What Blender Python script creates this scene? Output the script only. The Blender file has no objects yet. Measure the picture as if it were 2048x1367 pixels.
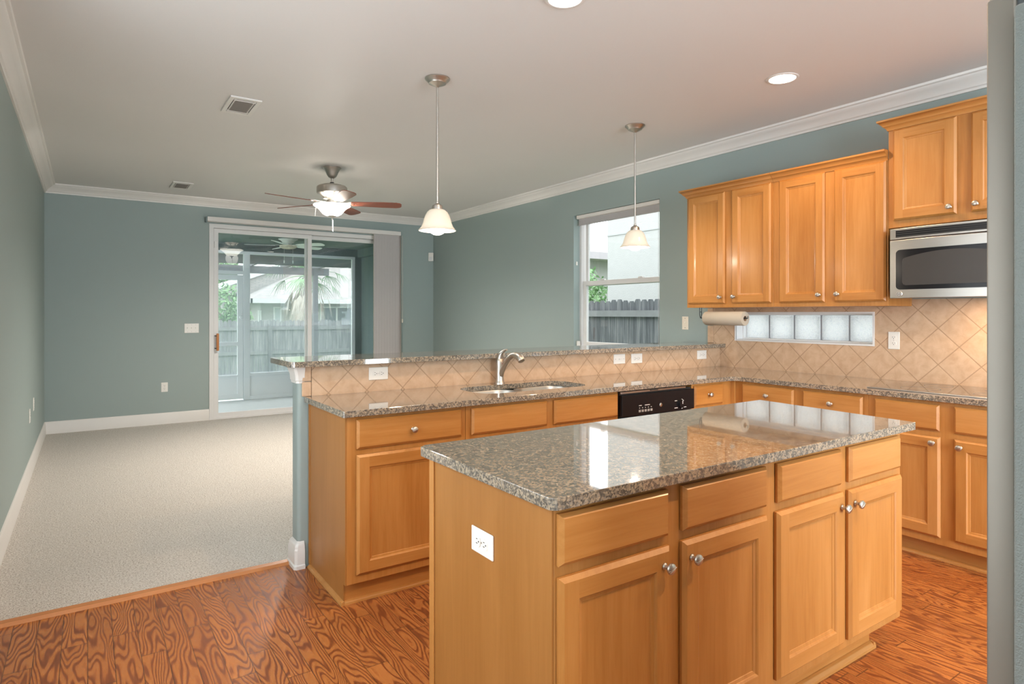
import bpy, bmesh, math, random
from mathutils import Vector, Matrix
from mathutils.geometry import tessellate_polygon
R = math.radians
SC = bpy.context.scene
COL = SC.collection
random.seed(7)

# ------------------------------------------------------------------ camera, world, exposure
YAW = 34.29
cam_data = bpy.data.cameras.new('camera')
cam = bpy.data.objects.new('camera', cam_data)
COL.objects.link(cam)
cam.location = (0, 0, 1.357)
cam.rotation_euler = (R(90), 0, R(-YAW))
cam_data.sensor_width = 36.0
cam_data.lens = 1245.0 / 2048.0 * 36.0
cam_data.shift_y = -56.5 / 2048.0
cam_data.clip_start = 0.02
SC.camera = cam

world = bpy.data.worlds.new('overcast_sky')
SC.world = world
world.use_nodes = True
bg = world.node_tree.nodes['Background']
bg.inputs['Color'].default_value = (0.955, 0.98, 1.0, 1)
bg.inputs['Strength'].default_value = 4.4

SC.view_settings.view_transform = 'Standard'
SC.view_settings.look = 'None'
SC.view_settings.exposure = 0.0
SC.view_settings.gamma = 1.0
SC.view_settings.use_curve_mapping = False
cy = SC.cycles
cy.use_denoising = True
cy.max_bounces = 9
cy.diffuse_bounces = 5
cy.glossy_bounces = 4
cy.transmission_bounces = 6
cy.transparent_max_bounces = 12
cy.caustics_reflective = False
cy.caustics_refractive = False
cy.sample_clamp_indirect = 6.0
cy.blur_glossy = 0.5

WARM = (1.0, 0.67, 0.385)
SOFT = (1.0, 0.86, 0.70)
DAY = (0.76, 0.90, 1.0)
FANL = (1.0, 0.93, 0.85)

def lamp(name, kind, loc, power, col, size=0.05, rot=(0, 0, 0), parent=None, spread=None, sy=None, spot=None, blend=0.5):
    d = bpy.data.lights.new(name, kind)
    d.energy = power
    d.color = col
    if kind == 'AREA':
        d.size = size
        if sy:
            d.shape = 'RECTANGLE'; d.size_y = sy
        else:
            d.shape = 'DISK'
        if spread:
            d.spread = R(spread)
    else:
        d.shadow_soft_size = size
        if kind == 'SPOT':
            d.spot_size = R(spot); d.spot_blend = blend
    o = bpy.data.objects.new(name, d)
    COL.objects.link(o)
    o.location = loc
    o.rotation_euler = rot
    if parent: o.parent = parent
    return o

# room numbers
XL, XR, YF, YB, ZC = -0.40, 4.45, 8.70, -3.6, 2.81
# fill lamps added at unseen rear and left openings; sky portals at the seen ones
lamp('added_rear_fill', 'AREA', (1.65, YB + 0.05, 1.45), 340, DAY, 2.8, (R(90), 0, 0), sy=2.1)
lamp('added_side_fill', 'AREA', (XL - 0.02, 1.9, 1.45), 9, DAY, 1.7, (0, R(-90), 0), sy=2.5)
for nm, loc, rot, sx, sy_ in (('sky_portal_glass_door', (2.58, YF + 0.17, 1.25), (R(-90), 0, 0), 2.5, 2.4),
                              ('sky_portal_side_window', (XR + 0.17, 4.69, 1.7), (0, R(90), 0), 1.45, 1.25)):
    lamp(nm, 'AREA', loc, 1, DAY, sx, rot, sy=sy_).data.cycles.is_portal = True

# ------------------------------------------------------------------ node helpers / materials
class NT:
    def __init__(self, name):
        self.m = bpy.data.materials.new(name)
        self.m.use_nodes = True
        self.t = self.m.node_tree
        self.b = self.t.nodes['Principled BSDF']
        self.out = self.t.nodes['Material Output']
    def n(self, typ, **kw):
        x = self.t.nodes.new(typ)
        for k, v in kw.items():
            setattr(x, k, v)
        return x
    def set(self, sock, v):
        if isinstance(v, bpy.types.NodeSocket):
            self.t.links.new(v, sock)
        else:
            sock.default_value = v
    def math(self, op, a, b=0.0, c=None):
        x = self.n('ShaderNodeMath', operation=op)
        self.set(x.inputs[0], a); self.set(x.inputs[1], b)
        if c is not None: self.set(x.inputs[2], c)
        return x.outputs[0]
    def obj(self):
        return self.n('ShaderNodeTexCoord').outputs['Object']
    def geo(self):
        return self.n('ShaderNodeNewGeometry').outputs['Position']
    def sep(self, v):
        x = self.n('ShaderNodeSeparateXYZ'); self.set(x.inputs[0], v)
        return x.outputs
    def comb(self, a, b, c=0.0):
        x = self.n('ShaderNodeCombineXYZ')
        self.set(x.inputs[0], a); self.set(x.inputs[1], b); self.set(x.inputs[2], c)
        return x.outputs[0]
    def mapv(self, v, loc=(0, 0, 0), rot=(0, 0, 0), sc=(1, 1, 1)):
        x = self.n('ShaderNodeMapping')
        self.set(x.inputs['Vector'], v)
        x.inputs['Location'].default_value = loc
        x.inputs['Rotation'].default_value = rot
        x.inputs['Scale'].default_value = sc
        return x.outputs[0]
    def noise(self, v, scale, detail=3, rough=0.5, dist=0.0):
        x = self.n('ShaderNodeTexNoise')
        self.set(x.inputs['Vector'], v)
        self.set(x.inputs['Scale'], scale)
        x.inputs['Detail'].default_value = detail
        x.inputs['Roughness'].default_value = rough
        x.inputs['Distortion'].default_value = dist
        return x.outputs[0]
    def voro(self, v, scale, feature='F1'):
        x = self.n('ShaderNodeTexVoronoi', feature=feature)
        self.set(x.inputs['Vector'], v)
        self.set(x.inputs['Scale'], scale)
        return x.outputs
    def ramp(self, f, stops, interp='LINEAR'):
        x = self.n('ShaderNodeValToRGB')
        self.set(x.inputs[0], f)
        cr = x.color_ramp
        cr.interpolation = interp
        while len(cr.elements) < len(stops): cr.elements.new(0.5)
        for e, (p, c) in zip(cr.elements, stops):
            e.position = p; e.color = (c[0], c[1], c[2], 1)
        return x.outputs[0]
    def mix(self, f, a, b, blend='MIX'):
        x = self.n('ShaderNodeMix', data_type='RGBA', blend_type=blend)
        self.set(x.inputs[0], f)
        self.set(x.inputs[6], a if not isinstance(a, tuple) else (*a, 1)[:4])
        self.set(x.inputs[7], b if not isinstance(b, tuple) else (*b, 1)[:4])
        return x.outputs[2]
    def bump(self, h, strength=0.3, dist=0.01):
        x = self.n('ShaderNodeBump')
        self.set(x.inputs['Height'], h)
        x.inputs['Strength'].default_value = strength
        x.inputs['Distance'].default_value = dist
        self.t.links.new(x.outputs[0], self.b.inputs['Normal'])
        return x.outputs[0]
    def base(self, c): self.set(self.b.inputs['Base Color'], c if not isinstance(c, tuple) else (*c, 1)[:4])
    def p(self, **kw):
        names = dict(rough='Roughness', metal='Metallic', coat='Coat Weight', coatr='Coat Roughness', spec='Specular IOR Level', ior='IOR', trans='Transmission Weight', sheen='Sheen Weight')
        for k, v in kw.items(): self.set(self.b.inputs[names[k]], v)

def plain(name, col, rough=0.5, metal=0.0, bump=None, coat=0.0, var=0.06, spec=0.5):
    k = NT(name)
    nz = k.noise(k.obj(), 9.0, 2)
    dark = tuple(c * (1 - var) for c in col)
    k.base(k.mix(nz, dark, col))
    k.p(rough=rough, metal=metal, coat=coat, spec=spec)
    if bump:
        k.bump(k.noise(k.obj(), bump[0], 2), bump[1], bump[2])
    return k.m

def emit(name, col, strength):
    k = NT(name)
    e = k.n('ShaderNodeEmission')
    e.inputs[0].default_value = (*col, 1); e.inputs[1].default_value = strength
    k.t.links.new(e.outputs[0], k.out.inputs[0])
    return k.m

M = {}
def wood(name, axis, c0, c1, c2, rough=0.36, coat=0.10):
    k = NT(name)
    v = k.obj()
    oi = k.n('ShaderNodeObjectInfo').outputs['Random']
    off = k.math('MULTIPLY', oi, 13.0)
    vv = k.n('ShaderNodeVectorMath', operation='ADD'); k.set(vv.inputs[0], v); k.set(vv.inputs[1], k.comb(off, off, off))
    sc = [26, 26, 26]; sc[axis] = 1.6
    fine = k.noise(k.mapv(vv.outputs[0], sc=tuple(sc)), 2.2, 4, 0.6, 0.6)
    sc2 = [5, 5, 5]; sc2[axis] = 0.9
    big = k.noise(k.mapv(vv.outputs[0], sc=tuple(sc2)), 1.2, 2, 0.5, 0.8)
    f = k.math('ADD', k.math('MULTIPLY', fine, 0.45), k.math('MULTIPLY', big, 0.55))
    f = k.math('ADD', f, k.math('MULTIPLY', k.math('SUBTRACT', oi, 0.5), 0.10))
    k.base(k.ramp(f, [(0.28, c0), (0.5, c1), (0.74, c2)]))
    k.p(rough=rough, coat=coat, coatr=0.15, spec=0.35)
    return k.m
MAPLE = ((0.375, 0.147, 0.031), (0.465, 0.205, 0.053), (0.545, 0.258, 0.080))
M['wood_v'] = wood('maple_upright_grain', 2, *MAPLE)
M['wood_h'] = wood('maple_level_grain', 0, *MAPLE)
M['wood_y'] = wood('maple_depth_grain', 1, *MAPLE)
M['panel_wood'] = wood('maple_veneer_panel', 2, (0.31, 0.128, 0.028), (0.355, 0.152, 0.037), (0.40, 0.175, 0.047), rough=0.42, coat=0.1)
M['blade_wood'] = wood('cherry_fan_blade', 0, (0.17, 0.05, 0.03), (0.23, 0.07, 0.04), (0.29, 0.095, 0.055), rough=0.35)
M['handle_wood'] = wood('oak_door_handle', 2, (0.42, 0.15, 0.04), (0.5, 0.19, 0.05), (0.55, 0.22, 0.07))
M['strip_wood'] = wood('oak_threshold', 0, (0.38, 0.14, 0.045), (0.46, 0.18, 0.06), (0.52, 0.22, 0.08))

def wall_mat(name, col):
    k = NT(name)
    p = k.geo()
    nz = k.noise(p, 1.3, 2)
    k.base(k.mix(nz, tuple(c * 0.96 for c in col), col))
    k.p(rough=0.55, spec=0.35)
    k.bump(k.noise(p, 160, 2), 0.12, 0.004)
    return k.m
M['wall'] = wall_mat('sage_blue_wall_paint', (0.315, 0.378, 0.362))
M['ceil'] = wall_mat('ceiling_paint', (0.72, 0.70, 0.68))
M['trim'] = plain('white_trim_paint', (0.73, 0.70, 0.665), 0.4, var=0.03)
M['vinyl'] = plain('white_vinyl_frame', (0.72, 0.71, 0.70), 0.4, var=0.03)
M['white'] = plain('white_plastic', (0.80, 0.77, 0.72), 0.35, var=0.02)
M['almond'] = plain('almond_plastic', (0.80, 0.72, 0.60), 0.35, var=0.02)
M['dark'] = plain('dark_slot', (0.03, 0.027, 0.025), 0.6)
M['black'] = plain('black_gloss_plastic', (0.010, 0.010, 0.012), 0.2, coat=0.0, spec=0.25)
M['mark'] = plain('pale_print', (0.75, 0.74, 0.72), 0.5)
M['nickel'] = plain('satin_nickel', (0.55, 0.515, 0.47), 0.36, 1.0)
M['grey_glass'] = plain('grey_oven_glass', (0.050, 0.048, 0.046), 0.35, spec=0.25)
M['wire'] = plain('dark_wire', (0.05, 0.06, 0.07), 0.4, 0.6)

def steel(name, axis, col=(0.46, 0.435, 0.405), rough=0.32):
    k = NT(name)
    sc = [220, 220, 220]; sc[axis] = 2.5
    f = k.noise(k.mapv(k.obj(), sc=tuple(sc)), 1.0, 3, 0.6)
    k.base(k.mix(f, tuple(c * 0.88 for c in col), col))
    k.p(metal=1.0, rough=k.math('ADD', k.math('MULTIPLY', f, 0.12), rough - 0.06))
    return k.m
M['steel'] = steel('brushed_steel', 0)
M['steel_v'] = plain('satin_taupe_steel', (0.25, 0.222, 0.19), 0.45, 0.45)
M['sink'] = steel('sink_steel', 0, (0.50, 0.475, 0.435), 0.36)

def granite():
    k = NT('speckled_granite')
    p = k.geo()
    p2 = k.n('ShaderNodeVectorMath', operation='ADD')
    nz = k.n('ShaderNodeTexNoise'); k.set(nz.inputs['Vector'], p); nz.inputs['Scale'].default_value = 90
    k.set(p2.inputs[0], p)
    sc = k.n('ShaderNodeVectorMath', operation='SCALE'); k.set(sc.inputs[0], nz.outputs['Color']); sc.inputs['Scale'].default_value = 0.008
    k.set(p2.inputs[1], sc.outputs[0])
    v = p2.outputs[0]
    cells = k.voro(v, 190)
    g = k.sep(cells['Color'])
    r = g[0]
    tone = k.ramp(r, [(0.0, (0.015, 0.016, 0.017)), (0.16, (0.04, 0.041, 0.043)), (0.27, (0.14, 0.125, 0.11)), (0.42, (0.28, 0.22, 0.16)),
                      (0.60, (0.37, 0.285, 0.19)), (0.82, (0.46, 0.365, 0.26)), (1.0, (0.22, 0.20, 0.18))])
    clus = k.noise(p, 62, 3, 0.62)
    dk = k.ramp(clus, [(0.40, (1, 1, 1)), (0.52, (0, 0, 0))])
    dsep = k.sep(dk)[0]
    c = k.mix(k.math('MULTIPLY', dsep, 0.86), tone, (0.04, 0.041, 0.042))
    fl = k.noise(p, 330, 2, 0.6)
    c = k.mix(k.math('MULTIPLY', fl, 0.5), c, k.mix(fl, (0.10, 0.09, 0.08), (0.6, 0.5, 0.38)))
    k.base(c)
    k.p(rough=0.05, spec=0.7, coat=0.55, coatr=0.02)
    return k.m
M['granite'] = granite()

def tile(name, u_axis, u0, z0, side):
    k = NT(name)
    x, y, z = k.sep(k.geo())[0:3]
    u = (x, y)[u_axis]
    uv = k.comb(k.math('SUBTRACT', u, u0), k.math('SUBTRACT', z, z0))
    if side > 0:
        uv = k.mapv(uv, rot=(0, 0, R(45)))
        b = k.n('ShaderNodeTexBrick', offset=0.0, squash=1.0)
        k.set(b.inputs['Vector'], uv)
        b.inputs['Scale'].default_value = 1.0
        b.inputs['Brick Width'].default_value = side
        b.inputs['Row Height'].default_value = side
        b.inputs['Mortar Size'].default_value = 0.0031
        b.inputs['Mortar Smooth'].default_value = 0.25
        b.inputs['Color1'].default_value = (0.0, 0.0, 0.0, 1)
        b.inputs['Color2'].default_value = (1, 1, 1, 1)
        rnd = k.sep(b.outputs['Color'])[0]
        fac = b.outputs['Fac']
    else:
        rnd = 0.5; fac = 0.0
    cl = k.noise(k.geo(), 16, 4, 0.6, 0.4)
    c = k.ramp(cl, [(0.3, (0.50, 0.325, 0.20)), (0.55, (0.585, 0.40, 0.262)), (0.75, (0.64, 0.455, 0.315))])
    c = k.mix(k.math('MULTIPLY', rnd, 0.10), c, (0.45, 0.29, 0.18))
    c = k.mix(fac, c, (0.40, 0.26, 0.155))
    k.base(c)
    k.p(rough=0.42)
    h = k.math('SUBTRACT', k.math('MULTIPLY', k.noise(k.geo(), 40, 3), 0.25), fac)
    k.bump(h, 0.5, 0.006)
    return k.m
M['tile_pen'] = tile('diamond_tile_peninsula', 0, 1.088, 0.925, 0.1550)
M['tile_right'] = tile('diamond_tile_range_wall', 1, 3.231, 0.92, 0.1630)
M['tile_plain'] = tile('plain_border_tile', 0, 0, 0, 0)

def oak_floor():
    k = NT('oak_plank_floor')
    x, y, z = k.sep(k.geo())[0:3]
    W, L = 0.088, 0.78
    xs = k.math('DIVIDE', k.math('ADD', x, 10.033), W)
    i1 = k.math('FLOOR', xs); fx = k.math('FRACT', xs)
    w1 = k.n('ShaderNodeTexWhiteNoise', noise_dimensions='1D'); k.set(w1.inputs['W'], i1)
    ys = k.math('ADD', k.math('DIVIDE', k.math('ADD', y, 10.0), L), k.math('MULTIPLY', w1.outputs['Value'], 5.0))
    i2 = k.math('FLOOR', ys); fy = k.math('FRACT', ys)
    w2 = k.n('ShaderNodeTexWhiteNoise', noise_dimensions='2D'); k.set(w2.inputs['Vector'], k.comb(i1, i2))
    rnd = w2.outputs['Value']
    gx = k.math('ADD', k.math('MULTIPLY', x, 6.5), k.math('MULTIPLY', rnd, 90.0))
    gy = k.math('ADD', k.math('MULTIPLY', y, 1.05), k.math('MULTIPLY', rnd, 40.0))
    nz = k.noise(k.comb(gx, gy), 1.0, 2, 0.5, 0.08)
    ring = k.math('SINE', k.math('MULTIPLY', nz, 170.0))
    ring = k.math('MULTIPLY', k.math('ADD', ring, 1.0), 0.5)
    ring = k.math('POWER', ring, 1.6)
    pore = k.noise(k.comb(k.math('MULTIPLY', x, 260.0), k.math('MULTIPLY', y, 9.0)), 1.0, 3, 0.7)
    ring = k.math('ADD', k.math('MULTIPLY', ring, 0.66), k.math('MULTIPLY', k.math('SUBTRACT', pore, 0.35), 0.75))
    c = k.ramp(ring, [(0.05, (0.47, 0.172, 0.046)), (0.42, (0.39, 0.128, 0.034)), (0.60, (0.24, 0.068, 0.020)), (0.92, (0.13, 0.036, 0.012))])
    c = k.mix(k.math('MULTIPLY', rnd, 0.36), c, (0.22, 0.065, 0.02))
    sx = k.math('LESS_THAN', fx, 0.034); sy = k.math('LESS_THAN', fy, 0.005)
    seam = k.math('MAXIMUM', sx, sy)
    c = k.mix(k.math('MULTIPLY', seam, 0.75), c, (0.045, 0.018, 0.008))
    k.base(c)
    k.p(rough=k.math('ADD', k.math('MULTIPLY', ring, 0.10), 0.25), coat=0.08, coatr=0.15, spec=0.4)
    k.bump(k.math('SUBTRACT', k.math('MULTIPLY', ring, -0.2), seam), 0.25, 0.003)
    return k.m
M['oak'] = oak_floor()

def carpet():
    k = NT('speckled_carpet')
    p = k.geo()
    f = k.noise(p, 115, 2, 0.8)
    f2 = k.noise(p, 420, 1, 0.5)
    lg = k.noise(k.mapv(p, sc=(0.5, 1.4, 1)), 1.6, 2, 0.5, 0.6)
    s = k.math('ADD', k.math('MULTIPLY', f, 0.65), k.math('MULTIPLY', f2, 0.35))
    c = k.ramp(s, [(0.36, (0.16, 0.12, 0.085)), (0.45, (0.53, 0.475, 0.405)), (0.54, (0.69, 0.645, 0.58)), (0.68, (0.79, 0.75, 0.695))])
    c = k.mix(k.math('MULTIPLY', lg, 0.22), c, (0.52, 0.50, 0.47))
    k.base(c)
    k.p(rough=0.95, spec=0.1, sheen=0.15)
    k.bump(s, 0.9, 0.012)
    return k.m
M['carpet'] = carpet()

def glass(name, tint=(1, 1, 1), refl=1.0):
    k = NT(name)
    tr = k.n('ShaderNodeBsdfTransparent'); tr.inputs[0].default_value = (*tint, 1)
    gl = k.n('ShaderNodeBsdfGlossy'); gl.inputs['Roughness'].default_value = 0.0
    fr = k.n('ShaderNodeFresnel'); k.set(fr.inputs['IOR'], k.math('SUBTRACT', 1.5, k.math('MULTIPLY', k.n('ShaderNodeNewGeometry').outputs['Backfacing'], 1.5 - 1 / 1.5)))
    mx = k.n('ShaderNodeMixShader')
    k.set(mx.inputs[0], k.math('MULTIPLY', fr.outputs[0], refl))
    k.t.links.new(tr.outputs[0], mx.inputs[1]); k.t.links.new(gl.outputs[0], mx.inputs[2])
    k.t.links.new(mx.outputs[0], k.out.inputs[0])
    return k.m
M['glass'] = glass('window_glass', (0.965, 0.985, 0.985))

def screen():
    k = NT('insect_screen')
    tr = k.n('ShaderNodeBsdfTransparent')
    df = k.n('ShaderNodeBsdfDiffuse'); df.inputs[0].default_value = (0.50, 0.58, 0.62, 1)
    tl = k.n('ShaderNodeBsdfTranslucent'); tl.inputs[0].default_value = (0.50, 0.58, 0.62, 1)
    ad = k.n('ShaderNodeMixShader'); ad.inputs[0].default_value = 0.5
    k.t.links.new(df.outputs[0], ad.inputs[1]); k.t.links.new(tl.outputs[0], ad.inputs[2])
    mx = k.n('ShaderNodeMixShader'); mx.inputs[0].default_value = 0.20
    k.t.links.new(tr.outputs[0], mx.inputs[1]); k.t.links.new(ad.outputs[0], mx.inputs[2])
    k.t.links.new(mx.outputs[0], k.out.inputs[0])
    return k.m
M['screen'] = screen()

def frosted(name, col, bumpscale, strength, tl=0.75, rough=0.12):
    k = NT(name)
    k.base(col)
    k.p(rough=rough)
    nr = k.bump(k.noise(k.obj(), bumpscale, 3, 0.55), strength, 0.01)
    t = k.n('ShaderNodeBsdfTranslucent'); t.inputs[0].default_value = (*col, 1)
    k.t.links.new(nr, t.inputs['Normal'])
    mx = k.n('ShaderNodeMixShader'); mx.inputs[0].default_value = tl
    k.t.links.new(k.b.outputs[0], mx.inputs[1]); k.t.links.new(t.outputs[0], mx.inputs[2])
    k.t.links.new(mx.outputs[0], k.out.inputs[0])
    return k.m
def block_mat():
    k = NT('wavy_glass_block')
    p = k.obj()
    w = k.noise(p, 60, 3, 0.6, 1.6)
    c = k.ramp(w, [(0.36, (0.86, 0.88, 0.92)), (0.50, (1.0, 1.0, 1.0)), (0.62, (0.93, 0.945, 0.97))])
    k.base(c); k.p(rough=0.1)
    nr = k.bump(w, 1.0, 0.01)
    t = k.n('ShaderNodeBsdfTranslucent'); k.set(t.inputs[0], c); k.t.links.new(nr, t.inputs['Normal'])
    mx = k.n('ShaderNodeMixShader'); mx.inputs[0].default_value = 0.97
    k.t.links.new(k.b.outputs[0], mx.inputs[1]); k.t.links.new(t.outputs[0], mx.inputs[2])
    k.t.links.new(mx.outputs[0], k.out.inputs[0])
    return k.m
M['block'] = block_mat()
M['shade_glass'] = frosted('ribbed_white_glass', (0.72, 0.70, 0.66), 30, 0.15, 0.5)
M['bowl_glass'] = frosted('alabaster_bowl_glass', (0.95, 0.90, 0.82), 12, 0.05, 0.88)
M['vane'] = frosted('grey_fabric_vane', (0.50, 0.47, 0.46), 90, 0.2, 0.10, 0.7)
M['shade_cloth'] = frosted('grey_shade_cloth', (0.55, 0.53, 0.53), 200, 0.2, 0.25, 0.8)
M['vane_edge'] = plain('cream_vane_edge', (0.68, 0.62, 0.52), 0.6)
M['lit_bowl'] = emit('lit_alabaster_bowl', (1.0, 0.92, 0.80), 9.0)
M['bulb'] = emit('lit_bulb', (1.0, 0.9, 0.75), 9.0)
M['canlens'] = emit('lit_can_lens', (1.0, 0.93, 0.82), 12.0)
M['underlight'] = emit('lit_range_lamp', (1.0, 0.86, 0.62), 8.0)
M['paper'] = plain('paper_towel', (0.46, 0.40, 0.32), 0.9, var=0.04)
M['fridge_side'] = plain('pebbled_grey_panel', (0.205, 0.225, 0.215), 0.45, bump=(420, 0.5, 0.003))
M['cooktop'] = plain('black_ceramic_glass', (0.03, 0.026, 0.022), 0.05, coat=0.6)

# exterior
M['stucco'] = plain('pale_stucco', (0.47, 0.475, 0.465), 0.9, bump=(50, 0.35, 0.02), var=0.1)
M['lanai'] = plain('teal_stucco', (0.125, 0.175, 0.175), 0.8, bump=(60, 0.5, 0.01), var=0.15)
M['lanai_floor'] = plain('porch_concrete', (0.70, 0.73, 0.73), 0.7, bump=(80, 0.3, 0.004), var=0.1)
M['alu'] = plain('white_aluminium', (0.78, 0.82, 0.84), 0.5)
M['pergola'] = plain('grey_stained_timber', (0.14, 0.135, 0.155), 0.7, var=0.2)
M['house_wall'] = plain('neighbour_wall_paint', (0.37, 0.37, 0.365), 0.85, var=0.08)
M['fascia'] = plain('white_fascia', (0.62, 0.64, 0.65), 0.6)
M['dark_glass'] = plain('dark_window_glass', (0.08, 0.10, 0.115), 0.15)
M['fan_white'] = plain('white_fan_enamel', (0.74, 0.80, 0.78), 0.4)

def fence_mat(name, c0, c1, c2):
    k = NT(name)
    p = k.obj()
    st = k.noise(k.mapv(p, sc=(38, 38, 1.4)), 1.0, 4, 0.65, 0.5)
    bl = k.noise(k.mapv(p, sc=(6, 6, 0.8)), 1.0, 3, 0.6)
    f = k.math('ADD', k.math('MULTIPLY', st, 0.6), k.math('MULTIPLY', bl, 0.4))
    k.base(k.ramp(f, [(0.34, c0), (0.5, c1), (0.64, c2)]))
    k.p(rough=0.9)
    return k.m
M['fence'] = fence_mat('grey_fence_timber', (0.055, 0.058, 0.066), (0.115, 0.12, 0.13), (0.26, 0.262, 0.265))
M['fence_hazed'] = fence_mat('hazed_fence_timber', (0.10, 0.105, 0.115), (0.20, 0.205, 0.215), (0.36, 0.36, 0.36))  # back fence colours lightened to paint in the porch screen haze
M['rail'] = plain('pale_weathered_rail', (0.26, 0.265, 0.27), 0.9, var=0.35)
def shingle():
    k = NT('grey_roof_shingle')
    p = k.geo()
    b = k.n('ShaderNodeTexBrick')
    x, y, z = k.sep(p)[0:3]
    k.set(b.inputs['Vector'], k.comb(k.math('ADD', x, y), k.math('MULTIPLY', z, 2.6)))
    b.inputs['Scale'].default_value = 1.0
    b.inputs['Brick Width'].default_value = 0.32; b.inputs['Row Height'].default_value = 0.15; b.inputs['Mortar Size'].default_value = 0.012
    b.inputs['Color1'].default_value = (0.31, 0.30, 0.29, 1); b.inputs['Color2'].default_value = (0.38, 0.365, 0.35, 1); b.inputs['Mortar'].default_value = (0.21, 0.20, 0.20, 1)
    k.base(b.outputs['Color']); k.p(rough=0.95)
    return k.m
M['shingle'] = shingle()
def leafmat(name, c0, c1):
    k = NT(name)
    f = k.noise(k.geo(), 3.0, 3)
    k.base(k.ramp(f, [(0.35, c0), (0.65, c1)])); k.p(rough=0.6)
    return k.m
M['leaf'] = leafmat('green_leaf', (0.08, 0.20, 0.06), (0.28, 0.46, 0.22))
M['palm_green'] = leafmat('palm_green', (0.10, 0.24, 0.10), (0.22, 0.40, 0.20))
M['palm_dead'] = leafmat('dry_palm_frond', (0.34, 0.30, 0.24), (0.58, 0.54, 0.46))
M['bark'] = plain('palm_bark', (0.36, 0.33, 0.29), 0.95, bump=(25, 1.0, 0.05), var=0.5)
M['grass'] = leafmat('lawn_grass', (0.10, 0.19, 0.06), (0.20, 0.30, 0.11))

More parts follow.
